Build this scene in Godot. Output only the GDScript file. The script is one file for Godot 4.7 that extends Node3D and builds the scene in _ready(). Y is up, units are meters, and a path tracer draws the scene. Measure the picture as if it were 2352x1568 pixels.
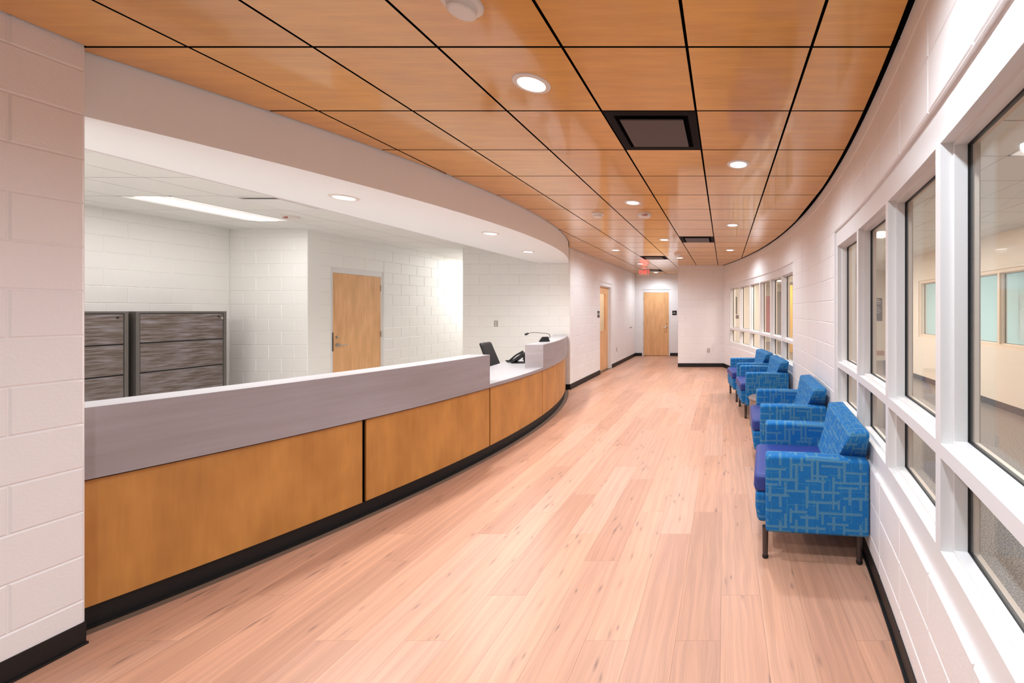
extends Node3D
# A curved reception lobby: block walls, a curved reception counter, a wood panel ceiling, four blue armchairs and
# borrowed-light windows onto a neighbouring corridor. Plan coordinates are (x, depth); depth runs to -z in Godot.

const EYE := 1.624
const CEIL := 2.911
const COURSE := 0.2146
const BLOCK := 0.4064
const PITCH := 0.6096
const COUNTER := Vector2(-9.7, 4.94)      # centre of the counter's and the bulkhead's arcs
const BAY := Vector2(-17.70, 4.845)       # centre of the curved window wall
const BAY_R := 18.771

var M := {}
var counts := {}
var rng := RandomNumberGenerator.new()


# ------------------------------------------------------------------ geometry collector
class Geo:
	var v := PackedVector3Array()
	var n := PackedVector3Array()
	var t := PackedVector2Array()
	var xf := Transform3D()

	func tri_n(a: Vector3, b: Vector3, c: Vector3, na: Vector3, nb: Vector3, nc: Vector3, ua := Vector2(), ub := Vector2(), uc := Vector2()) -> void:
		var f := (b - a).cross(c - a)
		if f.dot(na + nb + nc) > 0.0:       # counter-clockwise from the front: turn round
			var s := b; b = c; c = s
			s = nb; nb = nc; nc = s
			var w := ub; ub = uc; uc = w
		v.append(xf * a); v.append(xf * b); v.append(xf * c)
		n.append((xf.basis * na).normalized()); n.append((xf.basis * nb).normalized()); n.append((xf.basis * nc).normalized())
		t.append(ua); t.append(ub); t.append(uc)

	func tri(a: Vector3, b: Vector3, c: Vector3, hint: Vector3, ua := Vector2(), ub := Vector2(), uc := Vector2()) -> void:
		var f := (b - a).cross(c - a)
		if f.length_squared() < 1e-18:
			return
		f = f.normalized()
		if f.dot(hint) < 0.0:
			f = -f
		tri_n(a, b, c, f, f, f, ua, ub, uc)

	func quad(a: Vector3, b: Vector3, c: Vector3, d: Vector3, hint: Vector3, ua := Vector2(), ub := Vector2(), uc := Vector2(), ud := Vector2()) -> void:
		tri(a, b, c, hint, ua, ub, uc)
		tri(a, c, d, hint, ua, uc, ud)

	func quad_n(a: Vector3, b: Vector3, c: Vector3, d: Vector3, na: Vector3, nb: Vector3, nc: Vector3, nd: Vector3, ua := Vector2(), ub := Vector2(), uc := Vector2(), ud := Vector2()) -> void:
		tri_n(a, b, c, na, nb, nc, ua, ub, uc)
		tri_n(a, c, d, na, nc, nd, ua, uc, ud)

	# chamfered box
	func box(c: Vector3, s: Vector3, r := 0.0, swap := false) -> void:
		var h := s * 0.5
		r = minf(r, minf(h.x, minf(h.y, h.z)) * 0.9)
		for a in 3:
			var u := (a + 1) % 3
			var w := (a + 2) % 3
			for sg in [-1.0, 1.0]:
				var q := []
				for k in [[-1, -1], [1, -1], [1, 1], [-1, 1]]:
					var p := Vector3()
					p[a] = sg * h[a]
					p[u] = k[0] * (h[u] - r)
					p[w] = k[1] * (h[w] - r)
					q.append(p)
				var hint := Vector3()
				hint[a] = sg
				var uv := []
				for p in q:
					var g: Vector3 = p + c
					var e := Vector2(g.x, g.y) if a == 2 else (Vector2(g.z, g.y) if a == 0 else Vector2(g.x, g.z))
					uv.append(Vector2(e.y, e.x) if swap else e)
				quad(c + q[0], c + q[1], c + q[2], c + q[3], hint, uv[0], uv[1], uv[2], uv[3])
		if r <= 0.0:
			return
		for a in 3:
			var b := (a + 1) % 3
			var w := (a + 2) % 3
			for sa in [-1.0, 1.0]:
				for sb in [-1.0, 1.0]:
					var p0 := Vector3(); var p1 := Vector3(); var p2 := Vector3(); var p3 := Vector3()
					p0[a] = sa * h[a]; p0[b] = sb * (h[b] - r); p0[w] = -(h[w] - r)
					p1 = p0; p1[w] = h[w] - r
					p2[a] = sa * (h[a] - r); p2[b] = sb * h[b]; p2[w] = h[w] - r
					p3 = p2; p3[w] = -(h[w] - r)
					var hint := Vector3()
					hint[a] = sa; hint[b] = sb
					quad(c + p0, c + p1, c + p2, c + p3, hint)
		for sx in [-1.0, 1.0]:
			for sy in [-1.0, 1.0]:
				for sz in [-1.0, 1.0]:
					tri(c + Vector3(sx * h.x, sy * (h.y - r), sz * (h.z - r)), c + Vector3(sx * (h.x - r), sy * h.y, sz * (h.z - r)), c + Vector3(sx * (h.x - r), sy * (h.y - r), sz * h.z), Vector3(sx, sy, sz))

	# rounded box with smooth normals; deform may bend it
	func soft(c: Vector3, s: Vector3, r: float, deform = null, uvscale := 1.0) -> void:
		var h := s * 0.5
		r = minf(r, minf(h.x, minf(h.y, h.z)) * 0.98)
		for a in 3:
			var u := (a + 1) % 3
			var w := (a + 2) % 3
			var lu := [-h[u], -h[u] + r * 0.3, -h[u] + r, 0.0, h[u] - r, h[u] - r * 0.3, h[u]]
			var lw := [-h[w], -h[w] + r * 0.3, -h[w] + r, 0.0, h[w] - r, h[w] - r * 0.3, h[w]]
			for sg in [-1.0, 1.0]:
				var P := []
				var N := []
				var U := []
				for i in lu.size():
					for j in lw.size():
						var p := Vector3()
						p[a] = sg * h[a]; p[u] = lu[i]; p[w] = lw[j]
						var q := p.clamp(-h + Vector3.ONE * r, h - Vector3.ONE * r)
						var nn := (p - q).normalized()
						var g: Vector3 = c + q + nn * r
						if deform != null:
							var e := 0.004
							var t1 := nn.cross(Vector3.UP if absf(nn.y) < 0.9 else Vector3.RIGHT).normalized()
							var t2 := nn.cross(t1)
							var d0: Vector3 = deform.call(g)
							var d1: Vector3 = deform.call(g + t1 * e) - d0
							var d2: Vector3 = deform.call(g + t2 * e) - d0
							var m := d1.cross(d2).normalized()
							nn = m if m.dot(nn) > 0.0 else -m
							P.append(d0)
						else:
							P.append(g)
						N.append(nn)
						U.append((Vector2(g.x, g.y) if a == 2 else (Vector2(g.z, g.y) if a == 0 else Vector2(g.x, g.z))) * uvscale)
				var L := lw.size()
				for i in lu.size() - 1:
					for j in L - 1:
						var k := i * L + j
						quad_n(P[k], P[k + L], P[k + L + 1], P[k + 1], N[k], N[k + L], N[k + L + 1], N[k + 1], U[k], U[k + L], U[k + L + 1], U[k + 1])

	# solid of revolution about y through c; profile is (radius, height) from bottom to top
	func lathe(c: Vector3, prof: Array, seg := 24) -> void:
		for i in prof.size() - 1:
			var a: Vector2 = prof[i]
			var b: Vector2 = prof[i + 1]
			var d := (b - a)
			if d.length() < 1e-6:
				continue
			d = d.normalized()
			var nr := Vector2(d.y, -d.x)
			for k in seg:
				var t0 := TAU * k / seg
				var t1 := TAU * (k + 1) / seg
				var e0 := Vector3(cos(t0), 0, sin(t0))
				var e1 := Vector3(cos(t1), 0, sin(t1))
				var n0 := e0 * nr.x + Vector3.UP * nr.y
				var n1 := e1 * nr.x + Vector3.UP * nr.y
				var p0 := c + e0 * a.x + Vector3.UP * a.y
				var p1 := c + e1 * a.x + Vector3.UP * a.y
				var p2 := c + e1 * b.x + Vector3.UP * b.y
				var p3 := c + e0 * b.x + Vector3.UP * b.y
				if a.x < 1e-6:
					tri_n(p0, p2, p3, n0, n1, n0)
				elif b.x < 1e-6:
					tri_n(p0, p1, p2, n0, n1, n0)
				else:
					var u0 := float(k) / seg * TAU * 0.3
					var u1 := float(k + 1) / seg * TAU * 0.3
					quad_n(p0, p1, p2, p3, n0, n1, n1, n0, Vector2(u0, a.y), Vector2(u1, a.y), Vector2(u1, b.y), Vector2(u0, b.y))

	# tube along points, with radii
	func tube(pts: Array, radii: Array, seg := 10) -> void:
		var rings := []
		var side := Vector3()
		for i in pts.size():
			var d: Vector3 = (pts[mini(i + 1, pts.size() - 1)] - pts[maxi(i - 1, 0)]).normalized()
			if side == Vector3():
				side = d.cross(Vector3.UP if absf(d.y) < 0.9 else Vector3.RIGHT).normalized()
			side = (side - d * side.dot(d)).normalized()
			var up := d.cross(side)
			var ring := []
			for k in seg:
				var a := TAU * k / seg
				ring.append(side * cos(a) + up * sin(a))
			rings.append(ring)
		for i in pts.size() - 1:
			for k in seg:
				var m := (k + 1) % seg
				quad_n(pts[i] + rings[i][k] * radii[i], pts[i] + rings[i][m] * radii[i], pts[i + 1] + rings[i + 1][m] * radii[i + 1], pts[i + 1] + rings[i + 1][k] * radii[i + 1], rings[i][k], rings[i][m], rings[i + 1][m], rings[i + 1][k])
		for e in [0, pts.size() - 1]:
			var out: Vector3 = (pts[e] - pts[1 if e == 0 else e - 1]).normalized()
			for k in seg:
				tri(pts[e], pts[e] + rings[e][k] * radii[e], pts[e] + rings[e][(k + 1) % seg] * radii[e], out)

	# plan polygon pushed from y0 to y1; uvf maps a plan point to a texture point
	func prism(poly: PackedVector2Array, y0: float, y1: float, top := true, bottom := true, uv0 := Vector2(), swap := false, uvs := 1.0, sides := true) -> void:
		var ix := Geometry2D.triangulate_polygon(poly)
		for k in range(0, ix.size(), 3):
			var p := [poly[ix[k]], poly[ix[k + 1]], poly[ix[k + 2]]]
			var u := []
			for q in p:
				var e: Vector2 = q - uv0
				u.append((Vector2(e.y, e.x) if swap else e) * uvs)
			if top:
				tri(Vector3(p[0].x, y1, -p[0].y), Vector3(p[1].x, y1, -p[1].y), Vector3(p[2].x, y1, -p[2].y), Vector3.UP, u[0], u[1], u[2])
			if bottom:
				tri(Vector3(p[0].x, y0, -p[0].y), Vector3(p[1].x, y0, -p[1].y), Vector3(p[2].x, y0, -p[2].y), Vector3.DOWN, u[0], u[1], u[2])
		if not sides:
			return
		var cw := Geometry2D.is_polygon_clockwise(poly)
		for k in poly.size():
			var a := poly[k]
			var b := poly[(k + 1) % poly.size()]
			var d := b - a
			var o := Vector2(-d.y, d.x) if cw else Vector2(d.y, -d.x)
			# Geometry2D has y down: test the side by a point just off the edge
			if Geometry2D.is_point_in_polygon((a + b) * 0.5 + o.normalized() * 0.0008, poly):
				o = -o
			quad(Vector3(a.x, y0, -a.y), Vector3(b.x, y0, -b.y), Vector3(b.x, y1, -b.y), Vector3(a.x, y1, -a.y), Vector3(o.x, 0, -o.y), Vector2(a.x + a.y, y0), Vector2(b.x + b.y, y0), Vector2(b.x + b.y, y1), Vector2(a.x + a.y, y1))

	func mesh(onto: ArrayMesh = null) -> ArrayMesh:
		var a := []
		a.resize(Mesh.ARRAY_MAX)
		a[Mesh.ARRAY_VERTEX] = v
		a[Mesh.ARRAY_NORMAL] = n
		a[Mesh.ARRAY_TEX_UV] = t
		var m := onto if onto else ArrayMesh.new()
		m.add_surface_from_arrays(Mesh.PRIMITIVE_TRIANGLES, a)
		return m


# ------------------------------------------------------------------ naming
func numbered(nm: String) -> String:
	counts[nm] = counts.get(nm, -1) + 1
	return nm if counts[nm] == 0 else "%s_%03d" % [nm, counts[nm]]

func tag(o: Node3D, label: String, category := "", group := "", kind := "") -> Node3D:
	o.set_meta("label", label)
	if category: o.set_meta("category", category)
	if group: o.set_meta("group", group)
	if kind: o.set_meta("kind", kind)
	return o

func thing(nm: String, label: String, category: String, group := "", at := Vector3.ZERO, turn := 0.0) -> Node3D:
	var o := Node3D.new()
	o.name = numbered(nm)
	add_child(o)
	o.position = at
	o.rotation.y = turn
	return tag(o, label, category, group)

func structure(nm: String, label: String, category: String) -> Node3D:
	return tag(thing(nm, label, category), label, category, "", "structure")

func part(g: Geo, nm: String, mat: Material, parent: Node3D, label := "") -> MeshInstance3D:
	var o := MeshInstance3D.new()
	o.name = nm
	o.mesh = g.mesh()
	o.material_override = null
	o.mesh.surface_set_material(0, mat)
	parent.add_child(o, true)
	if label: o.set_meta("label", label)
	return o

func solo(g: Geo, nm: String, mat: Material, label: String, category: String, group := "") -> MeshInstance3D:
	var o := part(g, numbered(nm), mat, self)
	tag(o, label, category, group)
	return o

func v3(x: float, y: float, z: float) -> Vector3:
	return Vector3(x, y, -z)


# ------------------------------------------------------------------ materials and computed textures
func mat(nm: String, c: Color, rough := 0.6, metal := 0.0) -> StandardMaterial3D:
	var m := StandardMaterial3D.new()
	m.resource_name = nm
	m.albedo_color = c
	m.roughness = rough
	m.metallic = metal
	M[nm] = m
	return m

func noise(freq: float, sd: int, oct := 3, kind := FastNoiseLite.TYPE_SIMPLEX_SMOOTH) -> FastNoiseLite:
	var f := FastNoiseLite.new()
	f.noise_type = kind
	f.seed = sd
	f.frequency = freq
	f.fractal_octaves = oct
	return f

func bump(m: StandardMaterial3D, freq: float, scale: float, per_metre: float, sd: int, oct := 3) -> void:
	var t := NoiseTexture2D.new()
	t.width = 512; t.height = 512; t.seamless = true
	t.noise = noise(freq, sd, oct)
	m.heightmap_enabled = true
	m.heightmap_texture = t
	m.heightmap_scale = scale
	m.uv1_triplanar = true
	m.uv1_world_triplanar = true
	m.uv1_scale = Vector3.ONE * per_metre

func tex(im: Image) -> ImageTexture:
	return ImageTexture.create_from_image(im)

func bytes(buf: PackedByteArray, w: int, h: int) -> Image:
	return Image.create_from_data(w, h, false, Image.FORMAT_RGB8, buf)

# oak boards: 1 m across by 2 m along, grain along v
func oak() -> ImageTexture:
	var W := 1024
	var H := 1024
	var val := PackedFloat32Array()
	val.resize(W * H)
	var lo := noise(0.006, 3, 2)
	var st := noise(0.016, 5, 3)
	var fi := noise(0.11, 7, 2)
	for y in H:
		for x in W:
			var wp := lo.get_noise_2d(x * 1.4, y * 0.6) * 15.0
			val[y * W + x] = st.get_noise_2d((x + wp) * 1.3, y * 0.075) * 0.07 + fi.get_noise_2d((x + wp) * 1.5, y * 0.035) * 0.055
	var r := RandomNumberGenerator.new()
	r.seed = 91
	for k in 24:     # knots with a drawn-out dark heart
		var kx := r.randf_range(10, W - 10)
		var ky := r.randf_range(20, H - 20)
		var rx := r.randf_range(4.0, 10.0)
		var ry := rx * r.randf_range(1.0, 3.2)
		var deep := r.randf_range(0.06, 0.26)
		var lean := r.randf_range(-0.25, 0.25)
		for dy in range(-int(ry * 5), int(ry * 5)):
			for dx in range(-int(rx * 5), int(rx * 5)):
				var x := int(kx + dx)
				var y := int(ky + dy)
				if x < 0 or y < 0 or x >= W or y >= H:
					continue
				var qx := (dx - lean * dy) / rx
				var qy := dy / ry
				var d := sqrt(qx * qx + qy * qy)
				val[y * W + x] -= deep * exp(-d * d * 1.1) + 0.045 * exp(-d * 0.75) * (0.7 + 0.3 * sin(d * 7.0))
	var buf := PackedByteArray()
	buf.resize(W * H * 3)
	for i in W * H:
		var q := val[i]
		var m := 1.0 + q
		var dark := clampf(-q * 2.2, 0.0, 1.0)
		buf[i * 3] = clampi(int((203.0 - 8.0 * dark) * m), 0, 255)
		buf[i * 3 + 1] = clampi(int((156.0 - 4.0 * dark) * m), 0, 255)
		buf[i * 3 + 2] = clampi(int((131.0 + 8.0 * dark) * m), 0, 255)
	return tex(bytes(buf, W, H))

# maple veneer: soft mottling, grain along v
func maple(base: Color, sd: int, mott: float, streak: float) -> ImageTexture:
	var W := 512
	var buf := PackedByteArray()
	buf.resize(W * W * 3)
	var a := noise(0.012, sd, 3)
	var b := noise(0.05, sd + 1, 3)
	var c := noise(0.2, sd + 2, 2)
	for y in W:
		for x in W:
			var q := a.get_noise_2d(x, y * 0.55) * mott + b.get_noise_2d(x * 1.0, y * 0.09) * streak + c.get_noise_2d(x * 1.0, y * 0.06) * streak * 0.5
			var i := (y * W + x) * 3
			buf[i] = clampi(int(base.r8 * (1.0 + q * 0.8)), 0, 255)
			buf[i + 1] = clampi(int(base.g8 * (1.0 + q)), 0, 255)
			buf[i + 2] = clampi(int(base.b8 * (1.0 + q * 1.3)), 0, 255)
	return tex(bytes(buf, W, W))

# woven upholstery, half a metre a side: blue flecked ground with a lattice of grey-tan bars
func weave() -> ImageTexture:
	var W := 512
	var bar := PackedFloat32Array()
	bar.resize(W * W)
	var r := RandomNumberGenerator.new()
	r.seed = 17
	for k in 104:
		var upright := k % 2 == 0
		var thin := k % 5 > 2
		var wd := r.randi_range(3, 5) if thin else r.randi_range(14, 18)
		var ln := r.randi_range(60, 170)
		var x0 := posmod(k * 7 + r.randi_range(0, 1), 15) * 34 + (17 if thin else 0)
		var y0 := posmod(k * 4 + k / 15 * 2 + r.randi_range(0, 2), 15) * 34 + (17 if thin else 0)
		for i in ln:
			for j in wd:
				var x := (x0 + (j if upright else i)) % W
				var y := (y0 + (i if upright else j)) % W
				bar[y * W + x] = maxf(bar[y * W + x], 0.4 if thin else 0.6)
	var buf := PackedByteArray()
	buf.resize(W * W * 3)
	for y in W:
		for x in W:
			var q := r.randf()
			var s := bar[y * W + x] * (0.72 + 0.28 * r.randf())
			var row := 0.92 + 0.08 * sin(y * 1.9)
			var ground := Vector3(0, 72 + 78 * q, 140 + 84 * q) * row
			var over := Vector3(112 + 52 * q, 128 + 42 * q, 136 + 40 * q)
			var c := ground.lerp(over, s)
			var i := (y * W + x) * 3
			buf[i] = int(c.x); buf[i + 1] = int(c.y); buf[i + 2] = int(c.z)
	return tex(bytes(buf, W, W))

func terrazzo() -> ImageTexture:
	var W := 512
	var buf := PackedByteArray()
	buf.resize(W * W * 3)
	var a := noise(0.055, 51, 2)
	var b := noise(0.14, 52, 1)
	for y in W:
		for x in W:
			var q := a.get_noise_2d(x, y) * 0.5 + b.get_noise_2d(x, y) * 0.5
			var s := 1.0 + q * 1.3
			var i := (y * W + x) * 3
			buf[i] = clampi(int(108 * s), 0, 255); buf[i + 1] = clampi(int(98 * s), 0, 255); buf[i + 2] = clampi(int(90 * s), 0, 255)
	return tex(bytes(buf, W, W))

func textured(nm: String, t: Texture2D, rough: float, uvs := Vector3.ONE, tint := Color.WHITE) -> StandardMaterial3D:
	var m := mat(nm, tint, rough)
	m.albedo_texture = t
	m.uv1_scale = uvs
	return m

func make_materials() -> void:
	var m: StandardMaterial3D
	m = mat("block_paint", Color(0.925, 0.905, 0.895), 0.42)
	bump(m, 0.035, 0.085, 3.0, 4, 4)
	m = mat("office_paint", Color(0.935, 0.922, 0.90), 0.4)
	bump(m, 0.035, 0.05, 3.0, 9, 4)
	mat("drywall", Color(0.95, 0.96, 0.96), 0.75)
	mat("white_metal", Color(0.90, 0.885, 0.875), 0.34)
	mat("cream_metal", Color(0.88, 0.81, 0.73), 0.45)  # own colour of the corridor frames; on lobby frames stands in for warm light
	mat("white_plastic", Color(0.90, 0.87, 0.84), 0.45)
	mat("tile_white", Color(0.91, 0.90, 0.88), 0.9)
	mat("tile_grid", Color(0.62, 0.60, 0.58), 0.7)
	mat("black_rubber", Color(0.045, 0.042, 0.045), 0.5)
	m = mat("black_grid", Color(0.02, 0.02, 0.022), 0.8)
	m.metallic_specular = 0.08
	mat("black_gloss", Color(0.02, 0.018, 0.018), 0.25)
	mat("black_satin", Color(0.05, 0.047, 0.05), 0.42)
	mat("black_vinyl", Color(0.03, 0.03, 0.034), 0.38)
	mat("vent_plate", Color(0.27, 0.23, 0.225), 0.5)
	m = mat("vent_dark", Color(0.13, 0.11, 0.11), 0.7)
	m.metallic_specular = 0.2
	mat("steel", Color(0.72, 0.70, 0.68), 0.3, 0.9)
	mat("leg_metal", Color(0.33, 0.29, 0.28), 0.38, 0.6)
	mat("plate_steel", Color(0.66, 0.63, 0.60), 0.35, 0.6)
	mat("red_print", Color(0.62, 0.10, 0.07), 0.6)
	mat("white_print", Color(0.85, 0.84, 0.82), 0.6)
	mat("maroon", Color(0.36, 0.10, 0.14), 0.5)
	mat("slab_dark", Color(0.46, 0.36, 0.29), 0.8)
	mat("carpet", Color(0.86, 0.84, 0.81), 0.9)  # pale so the unseen office floor bounces light upward
	mat("ledge_white", Color(0.64, 0.63, 0.64), 0.34)
	mat("indigo", Color(0.17, 0.235, 0.51), 0.45)
	mat("cabinet_grey", Color(0.38, 0.355, 0.335), 0.5)
	mat("far_paint", Color(0.90, 0.86, 0.80), 0.6)
	mat("blue_paint", Color(0.87, 0.93, 0.925), 0.6)
	mat("plaque", Color(0.36, 0.31, 0.29), 0.5)
	mat("tan_plate", Color(0.72, 0.54, 0.42), 0.5)
	mat("pink_panel", Color(0.80, 0.40, 0.38), 0.6)
	mat("grey_panel", Color(0.62, 0.58, 0.55), 0.6)
	mat("yellow_panel", Color(0.85, 0.66, 0.25), 0.6)
	m = mat("glass", Color(1, 1, 1, 0.03), 0.02)
	m.metallic_specular = 0.33
	m.transparency = BaseMaterial3D.TRANSPARENCY_ALPHA
	m = mat("acrylic", Color(1, 0.93, 0.9, 0.12), 0.05)
	m.transparency = BaseMaterial3D.TRANSPARENCY_ALPHA
	m = mat("lens", Color(0.95, 0.95, 0.95), 0.5)
	m.emission_enabled = true
	m.emission = Color(1.0, 0.97, 0.96)
	m.emission_energy_multiplier = 6.0
	m = mat("lens_soft", Color(0.95, 0.95, 0.95), 0.5)
	m.emission_enabled = true
	m.emission = Color(1.0, 0.98, 0.95)
	m.emission_energy_multiplier = 2.6
	m = mat("lens_wing", Color(0.95, 0.95, 0.95), 0.5)
	m.emission_enabled = true
	m.emission = Color(1.0, 0.97, 0.94)
	m.emission_energy_multiplier = 0.4
	m = mat("exit_red", Color(0.8, 0.1, 0.08), 0.5)
	m.emission_enabled = true
	m.emission = Color(1.0, 0.42, 0.40)
	m.emission_energy_multiplier = 0.9
	var ok := oak()
	var tones := [Color(1, 1, 1), Color(0.96, 0.945, 0.93), Color(1.0, 0.98, 0.955), Color(0.93, 0.90, 0.875), Color(0.985, 0.955, 0.925)]
	for k in tones.size():
		m = textured("oak_%d" % k, ok, 0.36, Vector3(1, 0.5, 1), tones[k])
	var mp := maple(Color8(221, 159, 62), 31, 0.035, 0.05)
	var tn := [Color(1, 1, 1), Color(0.965, 0.95, 0.93), Color(0.99, 0.975, 0.97)]
	for k in 3:
		m = textured("ceiling_veneer_%d" % k, mp, 0.4, Vector3(0.6, 0.6, 1), tn[k])
		m.clearcoat_enabled = true
		m.clearcoat = 1.0
		m.clearcoat_roughness = 0.09
	m = textured("counter_veneer", maple(Color8(190, 130, 64), 41, 0.10, 0.04), 0.4, Vector3(0.6, 0.6, 1))
	m = textured("door_veneer", maple(Color8(226, 172, 120), 61, 0.07, 0.06), 0.4, Vector3(0.8, 0.4, 1))
	m = textured("cabinet_wood", maple(Color8(112, 101, 96), 71, 0.12, 0.42), 0.5, Vector3(1.1, 1.1, 1))
	m = textured("ledge_grey", maple(Color8(160, 150, 150), 81, 0.04, 0.05), 0.42, Vector3(0.3, 0.3, 1))
	m = textured("table_wood", maple(Color8(140, 122, 112), 91, 0.08, 0.22), 0.45, Vector3(1.2, 1.2, 1))
	m = textured("weave", weave(), 0.85, Vector3(2, 2, 1))
	m = textured("terrazzo", terrazzo(), 0.3, Vector3(2, 2, 1))


# ------------------------------------------------------------------ paths: s -> [plan point, normal into the wall]
func line_path(x0: float, z0: float, x1: float, z1: float, nx: float, nz: float) -> Callable:
	var a := Vector2(x0, z0)
	var d := (Vector2(x1, z1) - a).normalized()
	var nn := Vector2(nx, nz)
	return func(s): return [a + d * s, nn]

func bay_path() -> Callable:
	var p0 := asin((-1.6 - BAY.y) / BAY_R)
	return func(s):
		var p: float = p0 + s / BAY_R
		var nn := Vector2(cos(p), sin(p))
		return [BAY + nn * BAY_R, nn]

func at(path: Callable, s: float, y: float, t: float) -> Vector3:
	var q: Array = path.call(s)
	var p: Vector2 = q[0] + q[1] * t
	return Vector3(p.x, y, -p.y)

func out_of(path: Callable, s: float) -> Vector3:      # from the wall into the room
	var q: Array = path.call(s)
	return Vector3(-q[1].x, 0, q[1].y)

# a slab between two depths of a wall, following its path
func slab(g: Geo, path: Callable, s0: float, s1: float, y0: float, y1: float, t0: float, t1: float, seg := 1) -> void:
	for k in seg:
		var a := lerpf(s0, s1, float(k) / seg)
		var b := lerpf(s0, s1, float(k + 1) / seg)
		var na := out_of(path, a)
		var nb := out_of(path, b)
		var P := []
		for t in [t0, t1]:
			P.append([at(path, a, y0, t), at(path, b, y0, t), at(path, b, y1, t), at(path, a, y1, t)])
		var u := [Vector2(a, y0), Vector2(b, y0), Vector2(b, y1), Vector2(a, y1)]
		g.quad_n(P[0][0], P[0][1], P[0][2], P[0][3], na, nb, nb, na, u[0], u[1], u[2], u[3])
		g.quad_n(P[1][0], P[1][1], P[1][2], P[1][3], -na, -nb, -nb, -na, u[0], u[1], u[2], u[3])
		g.quad(P[0][3], P[0][2], P[1][2], P[1][3], Vector3.UP, u[0], u[1], u[2], u[3])
		g.quad(P[0][0], P[0][1], P[1][1], P[1][0], Vector3.DOWN, u[0], u[1], u[2], u[3])
		var al: Vector3 = (P[0][1] - P[0][0]).normalized()
		if k == 0:
			g.quad(P[0][0], P[1][0], P[1][3], P[0][3], -al, Vector2(t0, y0), Vector2(t1, y0), Vector2(t1, y1), Vector2(t0, y1))
		if k == seg - 1:
			g.quad(P[0][1], P[1][1], P[1][2], P[0][2], al, Vector2(t0, y0), Vector2(t1, y0), Vector2(t1, y1), Vector2(t0, y1))

# one masonry unit: a proud face with eased edges
func unit(path: Callable, s0: float, s1: float, y0: float, y1: float, proud: float, seg: int) -> Geo:
	var g := Geo.new()
	var j := 0.0015
	var c := 0.006
	var back := 0.0044
	s0 += j; s1 -= j; y0 += j; y1 -= j
	var rows := [[s0 + c, s1 - c]]
	for k in seg:
		var a := lerpf(s0 + c, s1 - c, float(k) / seg)
		var b := lerpf(s0 + c, s1 - c, float(k + 1) / seg)
		var na := out_of(path, a)
		var nb := out_of(path, b)
		g.quad_n(at(path, a, y0 + c, proud), at(path, b, y0 + c, proud), at(path, b, y1 - c, proud), at(path, a, y1 - c, proud), na, nb, nb, na)
		g.quad(at(path, a, y1 - c, proud), at(path, b, y1 - c, proud), at(path, b, y1, back), at(path, a, y1, back), na + Vector3.UP)
		g.quad(at(path, a, y0 + c, proud), at(path, b, y0 + c, proud), at(path, b, y0, back), at(path, a, y0, back), na + Vector3.DOWN)
	var al := (at(path, s1, y0, 0) - at(path, s0, y0, 0)).normalized()
	var o0 := out_of(path, s0)
	g.quad(at(path, s0 + c, y0 + c, proud), at(path, s0 + c, y1 - c, proud), at(path, s0, y1, back), at(path, s0, y0, back), o0 - al)
	g.quad(at(path, s1 - c, y0 + c, proud), at(path, s1 - c, y1 - c, proud), at(path, s1, y1, back), at(path, s1, y0, back), o0 + al)
	g.tri(at(path, s0 + c, y1 - c, proud), at(path, s0 + c, y1, back), at(path, s0, y1, back), o0)
	g.tri(at(path, s1 - c, y1 - c, proud), at(path, s1 - c, y1, back), at(path, s1, y1, back), o0)
	g.tri(at(path, s0 + c, y0 + c, proud), at(path, s0 + c, y0, back), at(path, s0, y0, back), o0)
	g.tri(at(path, s1 - c, y0 + c, proud), at(path, s1 - c, y0, back), at(path, s1, y0, back), o0)
	return g

# a wall of painted concrete blocks in running bond; openings are [s0, s1, y0, y1]
func block_wall(nm: String, label: String, path: Callable, length: float, openings: Array, shift: float, mt: String, seg := 1, thick := 0.2, from := 0.0, unit_length := BLOCK, stack := false, ext0 := 0.0, ext1 := 0.0) -> Node3D:
	var deep := 0.0043
	var w := structure(nm, label, "wall")
	var g := Geo.new()
	var cuts := [0.0, length]
	for o in openings:
		for e in [o[0], o[1]]:
			if e > 0.0 and e < length: cuts.append(e)
	cuts.sort()
	for k in cuts.size() - 1:
		var a: float = cuts[k]
		var b: float = cuts[k + 1]
		if b - a < 1e-4: continue
		if k == 0: a -= ext0
		if k == cuts.size() - 2: b += ext1
		var holes := []
		for o in openings:
			if o[0] < (a + b) * 0.5 and o[1] > (a + b) * 0.5: holes.append([o[2], o[3]])
		var y := 0.0
		for h in holes:
			if h[0] > y: slab(g, path, a, b, y, h[0], deep, thick, maxi(1, ceili((b - a) / 0.12)) if seg > 1 else 1)
			y = h[1]
		if y < CEIL + 0.1: slab(g, path, a, b, y, CEIL + 0.1, deep, thick, maxi(1, ceili((b - a) / 0.12)) if seg > 1 else 1)
	part(g, "mortar", M[mt], w)
	var k := 0
	while k * COURSE < CEIL - 0.01:
		var y0 := k * COURSE
		var y1 := minf(y0 + COURSE, CEIL + 0.02)
		var s := shift - unit_length * (1.0 if stack or k % 2 == 0 else 1.5)
		while s > 0.0: s -= unit_length
		while s < length:
			var parts := [[maxf(s, 0.0), minf(s + unit_length, length)]]
			for o in openings:
				if o[3] <= y0 + 0.01 or o[2] >= y1 - 0.01: continue
				var nxt := []
				for q in parts:
					if o[0] > q[0]: nxt.append([q[0], minf(q[1], o[0])])
					if o[1] < q[1]: nxt.append([maxf(q[0], o[1]), q[1]])
				parts = nxt
			for q in parts:
				if q[1] - q[0] > 0.02 and q[1] > from:
					part(unit(path, q[0], q[1], y0, y1, rng.randf_range(-0.0006, 0.0006), seg), "block", M[mt], w)
			s += unit_length
		k += 1
	return w

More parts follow.
